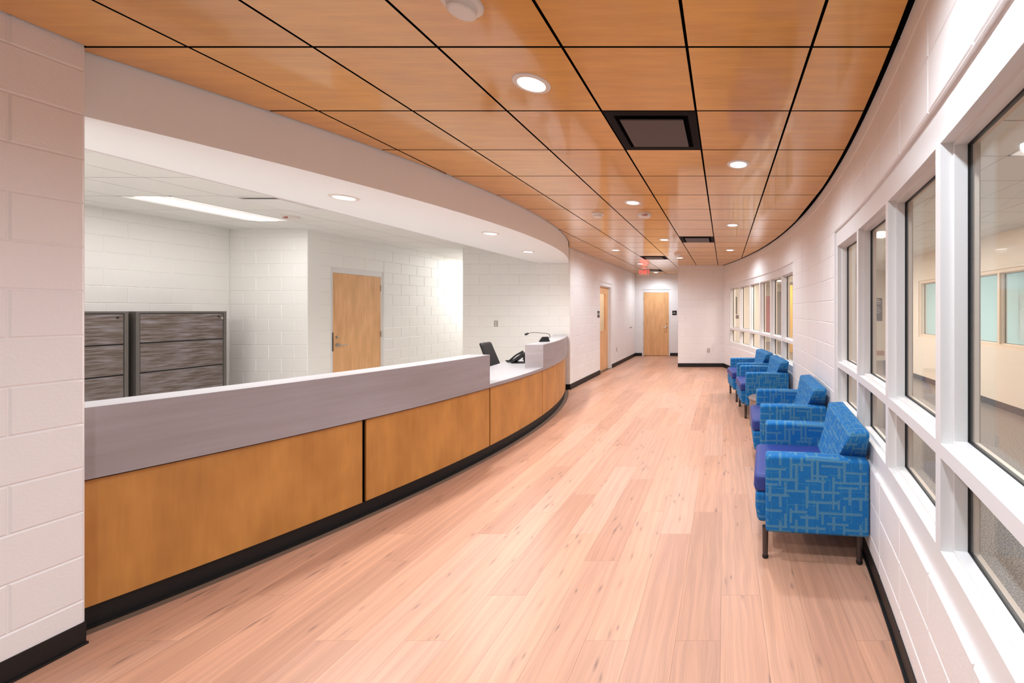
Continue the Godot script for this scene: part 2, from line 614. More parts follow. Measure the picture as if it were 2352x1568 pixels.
func baseboard(nm: String, label: String, path: Callable, s0: float, s1: float, seg := 1) -> void:
	var w := structure(nm, label, "baseboard")
	var g := Geo.new()
	slab(g, path, s0, s1, 0.0, 0.108, -0.006, 0.006, seg)
	slab(g, path, s0, s1, 0.0, 0.012, -0.018, -0.006, seg)
	part(g, "cove_base", M.black_rubber, w)

# hollow metal window: head, sill, jambs, mullions, rails, then a stop, gasket and pane in each light
func frame_window(nm: String, label: String, path: Callable, a: float, b: float, y0: float, y1: float, panes: int, rail: float, seg: int, fm: String, head := 0.14, sill := 0.12, jamb := 0.05) -> void:
	var w := structure(nm, label, "window")
	var sn := seg * panes
	member(path, a, b, y1 - head, y1, sn, "head", fm, w)
	member(path, a, b, y0, y0 + sill, sn, "sill", fm, w)
	for s in [a, b - jamb]:
		member(path, s, s + jamb, y0 + sill, y1 - head, 1, "jamb", fm, w)
	var pitch := (b - a - jamb) / panes
	for k in range(1, panes):
		member(path, a + k * pitch, a + k * pitch + 0.05, y0 + sill, y1 - head, 1, "mullion", fm, w)
	var g: Geo
	for k in panes:
		var s0 := a + k * pitch + 0.05
		var s1 := a + (k + 1) * pitch
		var cells := [[y0 + sill, y1 - head]]
		if rail > 0.0:
			cells = [[y0 + sill, rail], [rail + 0.051, y1 - head]]
			member(path, s0, s1, rail, rail + 0.051, seg, "rail", fm, w)
		for c in cells:
			g = Geo.new()
			loop(g, path, s0, s1, c[0], c[1], 0.062, 0.105, 0.015, seg)
			var stp := part(g, "glazing_stop", M[fm], w)
			g = Geo.new()
			loop(g, path, s0, s1, c[0], c[1], 0.12, 0.142, 0.015, seg)
			g.mesh(stp.mesh)
			stp.mesh.surface_set_material(1, M.cream_metal)  # cream back stop stands in for warm light beyond the glass
			g = Geo.new()
			loop(g, path, s0, s1, c[0], c[1], 0.1055, 0.1195, 0.0205, seg)
			part(g, "gasket", M.black_rubber, w)
			g = Geo.new()
			slab(g, path, s0 + 0.016, s1 - 0.016, c[0] + 0.016, c[1] - 0.016, 0.110, 0.115, 1)
			part(g, "glass_pane", M.glass, w)

# a frame member: painted white on the lobby side of the glass, the cream beyond it stands in for warm light there
func member(path: Callable, s0: float, s1: float, y0: float, y1: float, seg: int, nm: String, fm: String, w: Node3D) -> void:
	var g := Geo.new()
	slab(g, path, s0, s1, y0, y1, 0.022, 0.112, seg)
	var p := part(g, nm, M[fm], w)
	g = Geo.new()
	slab(g, path, s0, s1, y0, y1, 0.112, 0.152, seg)
	g.mesh(p.mesh)
	p.mesh.surface_set_material(1, M.cream_metal)

func loop(g: Geo, path: Callable, s0: float, s1: float, y0: float, y1: float, t0: float, t1: float, e: float, seg: int) -> void:
	slab(g, path, s0, s0 + e, y0, y1, t0, t1)
	slab(g, path, s1 - e, s1, y0, y1, t0, t1)
	slab(g, path, s0 + e, s1 - e, y0, y0 + e, t0, t1, seg)
	slab(g, path, s0 + e, s1 - e, y1 - e, y1, t0, t1, seg)

# metal-framed flush door; lever on the side with the greater s when side > 0
func frame_door(nm: String, label: String, path: Callable, a: float, b: float, leaf_t: float, side: float, hinges: bool, lite: bool, strike := false) -> Node3D:
	var w := structure(nm, label, "door")
	var top := COURSE * 11.0
	var g := Geo.new()
	slab(g, path, a, b, top - 0.095, top, 0.02, 0.17)
	part(g, "frame_head", M.white_metal, w)
	for s in [a, b - 0.05]:
		g = Geo.new()
		slab(g, path, s, s + 0.05, 0.0, top - 0.095, 0.02, 0.17)
		part(g, "frame_jamb", M.white_metal, w)
	g = Geo.new()
	var st := leaf_t + 0.047 if leaf_t < 0.06 else leaf_t - 0.018
	slab(g, path, a + 0.05, a + 0.066, 0.0, top - 0.095, st, st + 0.018)
	slab(g, path, b - 0.066, b - 0.05, 0.0, top - 0.095, st, st + 0.018)
	slab(g, path, a + 0.066, b - 0.066, top - 0.111, top - 0.095, st, st + 0.018)
	part(g, "door_stop", M.white_metal, w)
	var l0 := a + 0.053
	var l1 := b - 0.053
	g = Geo.new()
	if lite:
		var q1 := l1 - 0.21
		var q0 := q1 - 0.55
		slab(g, path, l0, l1, 0.01, 1.07, leaf_t, leaf_t + 0.045)
		slab(g, path, l0, l1, 2.08, top - 0.098, leaf_t, leaf_t + 0.045)
		slab(g, path, l0, q0, 1.07, 2.08, leaf_t, leaf_t + 0.045)
		slab(g, path, q1, l1, 1.07, 2.08, leaf_t, leaf_t + 0.045)
		var lf := part(g, "door_leaf", M.door_veneer, w)
		g = Geo.new()
		loop(g, path, q0 - 0.012, q1 + 0.012, 1.058, 2.092, leaf_t - 0.008, leaf_t + 0.003, 0.03, 1)
		part(g, "lite_frame", M.door_veneer, lf)
		g = Geo.new()
		slab(g, path, q0, q1, 1.07, 2.08, leaf_t + 0.018, leaf_t + 0.024)
		part(g, "lite_pane", M.glass, lf)
	else:
		slab(g, path, l0, l1, 0.01, top - 0.098, leaf_t, leaf_t + 0.045)
		for i in g.t.size():
			g.t[i].x += 0.05 - l0
		part(g, "door_leaf", M.door_veneer, w)
	if hinges:
		var hs := a + 0.046 if side > 0.0 else b - 0.058
		for y in [0.28, 1.17, 2.05]:
			g = Geo.new()
			slab(g, path, hs, hs + 0.012, y - 0.06, y + 0.06, leaf_t - 0.014, leaf_t + 0.002)
			part(g, "hinge", M.steel, w)
	var ls := l1 - 0.075 if side > 0.0 else l0 + 0.075
	g = Geo.new()
	var p := at(path, ls, 1.03, leaf_t)
	var o := out_of(path, ls)
	var al := (at(path, ls + 0.1, 1.03, leaf_t) - p).normalized() * -side
	g.tube([p, p + o * 0.014], [0.033, 0.031], 18)
	g.tube([p + o * 0.012, p + o * 0.05, p + o * 0.06 + al * 0.012, p + o * 0.06 + al * 0.12], [0.011, 0.011, 0.011, 0.009], 10)
	part(g, "lever_handle", M.steel, w)
	g = Geo.new()
	p = at(path, ls - 0.03 * side * -0.2, 1.165, leaf_t)
	g.tube([p, p + o * 0.012, p + o * 0.016], [0.022, 0.022, 0.015], 16)
	part(g, "lock_cylinder", M.steel, w)
	if strike:
		g = Geo.new()
		var ss := l1 - 0.003 if side > 0.0 else l0 - 0.012
		slab(g, path, ss, ss + 0.016, 0.93, 1.25, leaf_t - 0.006, leaf_t + 0.003)
		part(g, "strike_plate", M.black_satin, w)
	return w


# ------------------------------------------------------------------ lights
func downlight(x: float, y: float, z: float, label: String, group: String, energy: float, col := Color(0.895, 0.952, 1.0), r := 0.1) -> void:
	var o := thing("downlight", label, "ceiling light", group, v3(x, y, z))
	var g := Geo.new()
	g.lathe(Vector3.ZERO, [Vector2(r * 0.70, -0.004), Vector2(r * 0.74, -0.009), Vector2(r * 0.97, -0.005), Vector2(r, 0.0)], 36)
	part(g, "trim_ring", M.white_plastic, o)
	g = Geo.new()
	g.lathe(Vector3.ZERO, [Vector2(0, -0.0045), Vector2(r * 0.71, -0.0045)], 36)
	part(g, "lens", M.lens, o)
	var s := SpotLight3D.new()
	s.name = "beam"
	o.add_child(s)
	s.position = Vector3(0, -0.02, 0)
	s.rotation.x = -PI / 2
	s.light_energy = energy
	s.light_color = col
	s.light_size = r * 0.7
	s.spot_angle = 84.0
	s.spot_angle_attenuation = 1.0
	s.spot_range = 20.0
	s.spot_attenuation = 2.0
	s.shadow_enabled = true

func troffer(x: float, z: float, w: float, l: float, label: String, energy: float, col: Color, group := "") -> void:
	var o := thing("troffer", label, "ceiling light", group, v3(x, CEIL, z))
	var g := Geo.new()
	for e in [[-w / 2 + 0.01, 0.0, 0.02, l], [w / 2 - 0.01, 0.0, 0.02, l], [0.0, -l / 2 + 0.01, w, 0.02], [0.0, l / 2 - 0.01, w, 0.02]]:
		g.box(Vector3(e[0], 0.0005, e[1]), Vector3(e[2], 0.003, e[3]), 0.0)
	part(g, "housing", M.white_metal, o)
	g = Geo.new()
	for sg in [-1.0, 1.0]:
		g = Geo.new()
		g.quad(Vector3(sg * (w / 2 - 0.02), 0.0, -l / 2 + 0.02), Vector3(sg * (w / 2 - 0.02), 0.0, l / 2 - 0.02), Vector3(sg * w * 0.24, -0.006, l / 2 - 0.02), Vector3(sg * w * 0.24, -0.006, -l / 2 + 0.02), Vector3.DOWN)
		part(g, "diffuser_wing", M.lens_wing, o)
	g = Geo.new()
	g.quad(Vector3(-w * 0.24, -0.006, -l / 2 + 0.02), Vector3(-w * 0.24, -0.006, l / 2 - 0.02), Vector3(w * 0.24, -0.006, l / 2 - 0.02), Vector3(w * 0.24, -0.006, -l / 2 + 0.02), Vector3.DOWN)
	part(g, "lens", M.lens_soft, o)
	var s := AreaLight3D.new()
	s.name = "glow"
	o.add_child(s)
	s.position = Vector3(0, -0.03, 0)
	s.rotation.x = -PI / 2
	s.area_size = Vector2(w * 0.9, l * 0.95)
	s.light_energy = energy
	s.light_color = col
	s.shadow_enabled = true


# ------------------------------------------------------------------ room shell
func arc_x(c: Vector2, r: float, z: float) -> float:
	return c.x + sqrt(r * r - (z - c.y) * (z - c.y))

func lobby_plan(front: float, back: float, e: float) -> PackedVector2Array:
	# e < 0 draws the outline in from the walls
	var p := PackedVector2Array()
	p.append(Vector2(-3.12 - e, front)); p.append(Vector2(-3.12 - e, 1.90))
	for k in 61:
		var z := lerpf(1.90, 7.98, k / 60.0)
		p.append(Vector2(arc_x(COUNTER, 7.17 - e, z), z))
	p.append(Vector2(-3.165 - e, 7.99)); p.append(Vector2(-3.165 - e, back)); p.append(Vector2(-1.33, back)); p.append(Vector2(-1.33, 11.17))
	for k in 121:
		var z := lerpf(11.17, front, k / 120.0)
		p.append(Vector2(arc_x(BAY, BAY_R, z) + e * 2.3, z))
	return p

func build_ceiling() -> void:
	var c := structure("ceiling", "honey maple veneer ceiling panels hung in a black grid over the lobby", "ceiling")
	var g := Geo.new()
	g.prism(PackedVector2Array([Vector2(-3.5, -1.9), Vector2(1.4, -1.9), Vector2(1.4, 14.2), Vector2(-3.5, 14.2)]), CEIL + 0.016, CEIL + 0.12)
	part(g, "grid_backing", M.black_grid, c)
	var plan := lobby_plan(-1.6, 13.87, -0.012)
	var vents := {"3_1": 1, "3_8": 1, "1_12": 1, "0_17": 1}
	for i in range(-6, 21):
		for j in range(-1, 7):
			if vents.has("%d_%d" % [j, i]): continue
			var x0 := -2.6215 + PITCH * j + 0.0075
			var z0 := 1.903 + PITCH * i + 0.006
			var rect := PackedVector2Array([Vector2(x0, z0), Vector2(x0 + PITCH - 0.015, z0), Vector2(x0 + PITCH - 0.015, z0 + PITCH - 0.012), Vector2(x0, z0 + PITCH - 0.012)])
			for poly in Geometry2D.intersect_polygons(rect, plan):
				if poly.size() < 3 or absf(area(poly)) < 0.002: continue
				g = Geo.new()
				g.prism(poly, CEIL, CEIL + 0.016, false, true, Vector2(x0, z0) - Vector2(rng.randf(), rng.randf()) * 1.0, true, 1.0, false)
				var pn := part(g, "ceiling_panel", M["ceiling_veneer_%d" % rng.randi_range(0, 2)], c)
				g = Geo.new()
				g.prism(poly, CEIL, CEIL + 0.016, false, false)      # black edge banding
				g.mesh(pn.mesh)
				pn.mesh.surface_set_material(1, M.black_grid)

func area(p: PackedVector2Array) -> float:
	var s := 0.0
	for k in p.size():
		var q := p[(k + 1) % p.size()]
		s += p[k].x * q.y - q.x * p[k].y
	return s * 0.5

func build_floor() -> void:
	var f := structure("floor", "pale oak plank floor running down the lobby with knots and staggered butt joints", "floor")
	var g := Geo.new()
	g.prism(PackedVector2Array([Vector2(-3.6, -1.9), Vector2(1.3, -1.9), Vector2(1.3, 14.2), Vector2(-3.6, 14.2)]), -0.1, -0.004)
	part(g, "subfloor", M.slab_dark, f)
	var plan := lobby_plan(0.6, 13.87, 0.0)
	var wd := 0.2223
	var ln := 1.2192
	var col := 0
	var x := -0.018 - wd * 15
	while x < 1.15:
		var z: float = 0.695 - ln * [0.0, 0.5, 0.25, 0.75, 0.0, 0.25][posmod(col * 5, 6)]
		while z < 13.9:
			var rect := PackedVector2Array([Vector2(x + 0.0004, z + 0.0004), Vector2(x + wd - 0.0004, z + 0.0004), Vector2(x + wd - 0.0004, z + ln - 0.0004), Vector2(x + 0.0004, z + ln - 0.0004)])
			var m: Material = M["oak_%d" % rng.randi_range(0, 4)]
			var u0 := Vector2(rng.randf_range(0.01, 0.76), rng.randf_range(0.01, 0.75))
			for poly in Geometry2D.intersect_polygons(rect, plan):
				if poly.size() < 3 or absf(area(poly)) < 0.0008: continue
				g = Geo.new()
				g.prism(poly, -0.004, 0.0, true, false, Vector2(x, z) - u0)
				part(g, "plank", m, f)
			z += ln
		x += wd
		col += 1

func ceiling_tiles(c: Node3D, plan: PackedVector2Array, x0: float, z0: float, skip: Array, lw := 0.61) -> void:
	var lo := plan[0]
	var hi := plan[0]
	for p in plan:
		lo = lo.min(p); hi = hi.max(p)
	var i0 := floori((lo.x - x0) / 0.61)
	var j0 := floori((lo.y - z0) / lw)
	for i in range(i0, ceili((hi.x - x0) / 0.61) + 1):
		for j in range(j0, ceili((hi.y - z0) / lw) + 1):
			if "%d_%d" % [i, j] in skip: continue
			var a := Vector2(x0 + i * 0.61 + 0.006, z0 + j * lw + 0.006)
			var b := Vector2(x0 + (i + 1) * 0.61 - 0.006, z0 + (j + 1) * lw - 0.006)
			for poly in Geometry2D.intersect_polygons(PackedVector2Array([a, Vector2(b.x, a.y), b, Vector2(a.x, b.y)]), plan):
				if poly.size() < 3 or absf(area(poly)) < 0.003: continue
				var g := Geo.new()
				g.prism(poly, CEIL, CEIL + 0.02, false, true)
				part(g, "ceiling_tile", M.tile_white, c)

func build_shell() -> void:
	build_floor()
	build_ceiling()
	# near left wall with its free end
	var wl := block_wall("wall_left", "painted concrete block wall nearest on the left, ending at the reception counter", line_path(-3.12, -1.6, -3.12, 1.9, -1, 0), 3.5, [], 3.5, "block_paint", 1, 0.2)
	var g := Geo.new()
	g.box(v3(-3.22, 1.45, 1.899), Vector3(0.19, 2.9, 0.004), 0.0)
	part(g, "end_face", M.block_paint, wl)
	baseboard("baseboard_left", "black rubber cove base along the near left block wall", line_path(-3.12, -1.6, -3.12, 1.9, -1, 0), 0.0, 3.5)
	# curved window wall
	var bay := bay_path()
	block_wall("wall_right", "long curved painted block wall with two strips of windows", bay, 13.02, [[0.87, 5.40, COURSE * 3, COURSE * 11], [7.652, 12.565, COURSE * 3, COURSE * 11]], 3.175, "block_paint", 3, 0.2, 1.9, 0.386, true, 0.0, 0.02)
	baseboard("baseboard_right", "black rubber cove base along the curved window wall", bay, 0.0, 13.02, 60)
	frame_window("window_1", "nearer strip of white framed lobby windows behind the front armchairs", bay, 0.87, 5.40, COURSE * 3, COURSE * 11, 6, 1.097, 4, "white_metal")
	frame_window("window_2", "farther strip of six white framed windows behind the two back armchairs", bay, 7.652, 12.565, COURSE * 3, COURSE * 11, 6, 1.097, 4, "white_metal")
	var tr := structure("trim_1", "black metal reveal where the wood ceiling meets the curved window wall", "trim")
	g = Geo.new()
	slab(g, bay, 0.0, 13.02, CEIL - 0.003, CEIL + 0.018, -0.026, 0.004, 90)
	part(g, "reveal_angle", M.black_grid, tr)
	# end of the lobby
	block_wall("wall_front", "flat painted block wall facing the lobby at the end of the curved window wall", line_path(-1.33, 11.17, 0.05, 11.17, 0, 1), 1.31, [], 0.2, "block_paint", 1, 0.2, 0.0, BLOCK, false, 0.0, 0.02)
	baseboard("baseboard_front", "black rubber cove base below the flat end wall", line_path(-1.33, 11.17, 0.05, 11.17, 0, 1), 0.0, 1.30)
	block_wall("wall_recess", "side wall of the door recess at the far end", line_path(-1.33, 11.17, -1.33, 13.87, 1, 0), 2.7, [], 0.2, "block_paint", 1, 0.2, 0.0, BLOCK, false, -0.012, 0.02)
	var far := line_path(-3.165, 13.87, -1.33, 13.87, 0, 1)
	block_wall("wall_far", "painted block wall at the far end holding the plain maple door", far, 1.835, [[0.235, 1.235, 0.0, COURSE * 11]], 0.1, "block_paint", 1, 0.2, 0.0, BLOCK, false, 0.02, 0.02)
	baseboard("baseboard_far", "black rubber cove base on the left of the far door", far, 0.0, 0.235)
	baseboard("baseboard_recess", "black rubber cove base on the right of the far door", far, 1.235, 1.835)
	frame_door("door_1", "maple door in a white frame straight ahead at the far end", far, 0.235, 1.235, 0.025, 1.0, true, false)
	var pas := line_path(-3.165, 7.99, -3.165, 13.87, -1, 0)
	block_wall("wall_passage", "painted block wall on the left beyond the reception desk", pas, 5.88, [[1.93, 2.98, 0.0, COURSE * 11]], 0.2, "block_paint", 1, 0.2, 0.0, BLOCK, false, -0.012, 0.02)
	baseboard("baseboard_passage", "black rubber cove base between reception desk and side door", pas, 0.0, 1.93)
	baseboard("baseboard_passage_far", "black rubber cove base beyond the side door", pas, 2.98, 5.88)
	frame_door("door_2", "maple door with a narrow glass lite in the left wall beyond the desk", pas, 1.93, 2.98, 0.1, -1.0, false, true)
	g = Geo.new()
	slab(g, pas, 1.4, 3.4, 0.0, 2.95, 1.5, 1.55)
	slab(g, pas, 1.4, 3.4, 2.915, 2.95, 0.2, 1.5)
	slab(g, pas, 1.4, 3.4, -0.05, 0.0, 0.2, 1.5)
	slab(g, pas, 1.35, 1.4, 0.0, 2.95, 0.2, 1.55)
	slab(g, pas, 3.4, 3.45, 0.0, 2.95, 0.2, 1.55)
	var bk := solo(g, "closing_wall", M.far_paint, "pale wall of the room seen through the side door lite", "wall")
	bk.set_meta("kind", "structure")
	# office behind the counter
	troffer(-4.05, 10.4, 0.6, 0.6, "unseen troffer in the side room, placed to light the glass lite of the door", 2.0, Color(1, 0.93, 0.84))  # out of view, placed so the door lite shows a lit room
	block_wall("wall_partition", "cream block partition facing the lobby behind the desk phone", line_path(-5.37, 7.99, -3.165, 7.99, 0, 1), 2.205, [], 0.35, "office_paint")
	var g2 := structure("baseboard_partition", "short black base on the end of the partition beside the counter", "baseboard")
	g = Geo.new()
	slab(g, line_path(-3.30, 7.99, -3.159, 7.99, 0, 1), 0.0, 0.141, 0.0, 0.108, -0.006, 0.004)
	part(g, "cove_base", M.black_rubber, g2)
	block_wall("wall_office_left", "cream block wall behind the grey file cabinets", line_path(-7.84, 0.4, -7.84, 6.17, -1, 0), 5.77, [], 0.25, "office_paint", 1, 0.2, 0.0, BLOCK, false, 0.0, 0.02)
	block_wall("wall_office_jog", "cream block wall facing the lobby to the right of the file cabinets", line_path(-7.84, 6.17, -6.608, 6.17, 0, 1), 1.232, [], 0.215, "office_paint", 1, 0.2, 0.0, BLOCK, false, 0.02, 0.0)
	var od := line_path(-6.608, 6.17, -6.608, 11.6, -1, 0)
	block_wall("wall_office_door", "cream block wall holding the office door", od, 5.43, [[0.37, 1.39, 0.0, COURSE * 11]], 0.37, "office_paint", 1, 0.2, 0.0, BLOCK, false, -0.012, 0.0)
	frame_door("door_3", "maple office door behind the reception counter with hinges on the right", od, 0.37, 1.39, 0.022, -1.0, true, false, true)
	g = Geo.new()
	slab(g, od, 0.2, 1.6, 0.0, 2.5, 0.6, 0.65)
	bk = solo(g, "closing_wall", M.far_paint, "wall behind the office door", "wall")
	bk.set_meta("kind", "structure")
	g = Geo.new()
	slab(g, line_path(-6.8, 11.6, -3.2, 11.6, 0, 1), 0.0, 3.6, 0.0, CEIL + 0.1, 0.0, 0.1)
	slab(g, line_path(-5.37, 8.19, -5.37, 11.6, 1, 0), 0.0, 3.41, 0.0, CEIL + 0.1, 0.0, 0.1)
	slab(g, line_path(-8.0, 0.4, -3.32, 0.4, 0, -1), 0.0, 4.68, 0.0, CEIL + 0.1, 0.0, 0.1)
	bk = solo(g, "wall_office_rear", M.office_paint, "plain cream walls closing the office behind the partition", "wall")
	bk.set_meta("kind", "structure")
	g = Geo.new()
	g.prism(PackedVector2Array([Vector2(-8.1, 0.3), Vector2(-3.3, 0.3), Vector2(-3.3, 11.7), Vector2(-8.1, 11.7)]), -0.1, -0.002)
	bk = solo(g, "floor_office", M.carpet, "unseen carpet floor of the office, kept pale to bounce light onto the ceiling", "floor")
	bk.set_meta("kind", "structure")
	var oc := structure("ceiling_office", "white lay-in tile ceiling over the office behind the counter", "ceiling")
	g = Geo.new()
	g.prism(PackedVector2Array([Vector2(-8.1, 0.3), Vector2(-3.3, 0.3), Vector2(-3.3, 11.7), Vector2(-8.1, 11.7)]), CEIL + 0.003, CEIL + 0.1)
	part(g, "grid_backing", M.tile_grid, oc)
	ceiling_tiles(oc, PackedVector2Array([Vector2(-7.84, 0.4), Vector2(-3.78, 0.4), Vector2(-3.78, 11.6), Vector2(-7.84, 11.6)]), -5.63, 3.772, ["-2_1", "-2_2", "0_1", "0_-2", "-1_9", "-1_10", "-1_-3", "-1_-4", "1_-3", "1_-4"])
	# bulkhead over the counter
	var bh := structure("wall_bulkhead", "smooth white curved bulkhead and soffit over the reception counter", "bulkhead")
	g = Geo.new()
	var out := PackedVector2Array()
	var N := 90
	for k in N + 1:
		var z := lerpf(1.902, 7.985, float(k) / N)
		out.append(Vector2(arc_x(COUNTER, 7.17, z), z))
	for k in N:
		var a := out[k]
		var b := out[k + 1]
		var na := Vector3(a.x - COUNTER.x, 0, -(a.y - COUNTER.y)).normalized()
		var nb := Vector3(b.x - COUNTER.x, 0, -(b.y - COUNTER.y)).normalized()
		g.quad_n(v3(a.x, 2.59, a.y), v3(b.x, 2.59, b.y), v3(b.x, CEIL + 0.012, b.y), v3(a.x, CEIL + 0.012, a.y), na, nb, nb, na)
		g.quad(v3(a.x, 2.59, a.y), v3(b.x, 2.59, b.y), v3(-3.82, 2.59, b.y), v3(-3.82, 2.59, a.y), Vector3.DOWN)
	g.quad(v3(-3.82, 2.59, 1.902), v3(-3.82, 2.59, 7.985), v3(-3.82, CEIL + 0.012, 7.985), v3(-3.82, CEIL + 0.012, 1.902), Vector3.LEFT)
	g.quad(v3(-3.82, 2.59, 1.902), v3(out[0].x, 2.59, 1.902), v3(out[0].x, CEIL + 0.012, 1.902), v3(-3.82, CEIL + 0.012, 1.902), Vector3.BACK)
	part(g, "soffit", M.drywall, bh)
	g = Geo.new()
	g.box(v3(-3.825, 2.594, 4.94), Vector3(0.014, 0.022, 6.08), 0.003)
	part(g, "edge_trim", M.white_metal, bh)
	# behind the camera
	g = Geo.new()
	slab(g, line_path(-3.4, -1.6, 1.5, -1.6, 0, -1), 0.0, 4.9, 0.0, CEIL + 0.1, 0.0, 0.15)
	bk = solo(g, "wall_rear", M.block_paint, "plain painted wall closing the lobby behind the viewer", "wall")
	bk.set_meta("kind", "structure")

func build_neighbour() -> void:
	# the corridor on the other side of the windows
	var g := Geo.new()
	var plan := PackedVector2Array()
	for k in 41:
		var z := lerpf(-1.6, 11.3, k / 40.0)
		plan.append(Vector2(arc_x(BAY, BAY_R + 0.19, z), z))
	var outer := PackedVector2Array([Vector2(0.16, 12.6), Vector2(1.15, 12.6), Vector2(1.15, 20.2), Vector2(3.2, 20.2), Vector2(3.2, 12.6), Vector2(6.4, 12.6), Vector2(6.4, 9.75), Vector2(4.58, 9.75), Vector2(4.58, -1.6)])
	var whole := plan.duplicate()
	whole.append_array(outer)
	g.prism(whole, -0.1, 0.0, true, true)
	var f := solo(g, "floor_corridor", M.terrazzo, "speckled grey and tan terrazzo floor beyond the windows", "floor")
	f.set_meta("kind", "structure")
	var c := structure("ceiling_corridor", "white lay-in tile ceiling of the corridor beyond the windows", "ceiling")
	g = Geo.new()
	g.prism(whole, CEIL + 0.004, CEIL + 0.1)
	part(g, "grid_backing", M.tile_grid, c)
	ceiling_tiles(c, whole, 0.53, 0.2, ["3_4", "3_10", "2_13", "2_17", "1_15"], 1.22 / 2)
	var far := line_path(4.58, -1.6, 4.58, 9.75, 1, 0)
	var w := structure("wall_corridor", "cream wall with windows across the corridor beyond the glass", "wall")
	var wa := 6.37
	var wb := 10.78
	g = Geo.new()
	slab(g, far, 0.0, wa, 0.0, CEIL + 0.1, 0.0, 0.2)
	slab(g, far, wa, wb, 0.0, 1.0, 0.0, 0.2)
	slab(g, far, wa, wb, 2.31, CEIL + 0.1, 0.0, 0.2)
	slab(g, far, wb, 11.35, 0.0, CEIL + 0.1, 0.0, 0.2)
	part(g, "plaster", M.far_paint, w)
	frame_window("window_3", "strip of cream framed windows across the corridor, a pale blue room behind", far, wa, wb, 1.0, 2.31, 5, 0.0, 1, "cream_metal", 0.06, 0.06, 0.06)
	baseboard("baseboard_corridor", "dark base along the cream wall across the corridor", far, 0.0, 11.35)
	g = Geo.new()
	slab(g, line_path(3.2, 12.6, 6.4, 12.6, 0, 1), 0.0, 3.2, 0.0, CEIL + 0.1, 0.0, 0.15)
	slab(g, line_path(0.0, 12.6, 1.15, 12.6, 0, 1), 0.0, 1.15, 0.0, CEIL + 0.1, 0.0, 0.15)
	slab(g, line_path(1.15, 12.75, 1.15, 20.2, -1, 0), 0.0, 7.45, 0.0, CEIL + 0.1, 0.0, 0.15)
	slab(g, line_path(3.2, 12.75, 3.2, 20.2, 1, 0), 0.0, 7.45, 0.0, CEIL + 0.1, 0.0, 0.15)
	slab(g, line_path(1.15, 20.2, 3.2, 20.2, 0, 1), 0.0, 2.05, 0.0, CEIL + 0.1, 0.0, 0.15)
	slab(g, line_path(6.4, 9.75, 6.4, 12.6, 1, 0), 0.0, 2.85, 0.0, CEIL + 0.1, 0.0, 0.15)
	slab(g, line_path(4.78, 9.75, 6.4, 9.75, 0, -1), 0.0, 1.62, 0.0, CEIL + 0.1, 0.0, 0.2)
	slab(g, line_path(0.0, 11.37, 0.0, 12.6, -1, 0), 0.0, 1.23, 0.0, CEIL + 0.1, 0.0, 0.1)
	slab(g, line_path(0.9, -1.6, 4.8, -1.6, 0, -1), 0.0, 3.9, 0.0, CEIL + 0.1, 0.0, 0.15)
	var bk := solo(g, "wall_corridor_end", M.far_paint, "cream end walls of the corridor seen through the window strips", "wall")
	bk.set_meta("kind", "structure")
	# blue room behind the far windows
	g = Geo.new()
	slab(g, line_path(4.79, 4.6, 8.0, 4.6, 0, -1), 0.0, 3.21, 0.0, CEIL, 0.0, 0.1)
	slab(g, line_path(4.79, 9.5, 8.0, 9.5, 0, 1), 0.0, 3.21, 0.0, CEIL, 0.0, 0.04)
	slab(g, line_path(7.2, 4.6, 7.2, 9.5, 1, 0), 0.0, 4.9, 0.0, CEIL, 0.0, 0.1)
	g.prism(PackedVector2Array([Vector2(4.79, 4.6), Vector2(7.2, 4.6), Vector2(7.2, 9.5), Vector2(4.79, 9.5)]), CEIL, CEIL + 0.1)
	g.prism(PackedVector2Array([Vector2(4.79, 4.6), Vector2(7.2, 4.6), Vector2(7.2, 9.5), Vector2(4.79, 9.5)]), -0.1, 0.0)
	bk = solo(g, "wall_blue_room", M.blue_paint, "pale blue room behind the windows across the corridor", "wall")
	bk.set_meta("kind", "structure")
	var inner := line_path(7.2, 4.6, 7.2, 9.5, 1, 0)
	for q in [[3.35, "white door frame standing in the pale blue room", 1.0], [4.35, "narrow white window frame standing in the pale blue room", 0.5]]:
		g = Geo.new()
		loop(g, inner, q[0], q[0] + q[2], 0.9 if q[2] < 0.8 else 0.0, 2.0, -0.03, 0.0, 0.09, 1)
		solo(g, "inner_frame", M.white_metal, q[1], "frame")
	troffer(6.0, 7.0, 0.61, 1.2, "unseen white troffer placed to light the pale blue room", 4.6, Color(0.93, 1.0, 1.0))  # out of view, lights the room seen through the corridor windows
	for q in [[2.665, 2.945, "nearest white troffer on the corridor ceiling beyond the windows"], [2.665, 6.605, "middle white troffer on the corridor ceiling beyond the windows"], [2.055, 8.435, "square troffer out of view, placed to light the corridor beyond the farther window strip"], [2.055, 10.875, "troffer out of view, placed to light the end wall beyond the farther window strip"]]:
		troffer(q[0], q[1], 0.606, 0.606, q[2], 5.0 if q[1] < 8.0 else 9.0, Color(1, 0.96, 0.91))  # the stronger pair is unseen and lights the corridor end
	for z in [14.0, 17.0]:
		troffer(2.35, z, 0.6, 0.6, "troffer deep in the side passage, %s" % ("nearer" if z < 15 else "farther"), 5.0, Color(1, 0.96, 0.9))
	var ew := line_path(3.2, 12.6, 6.4, 12.6, 0, 1)
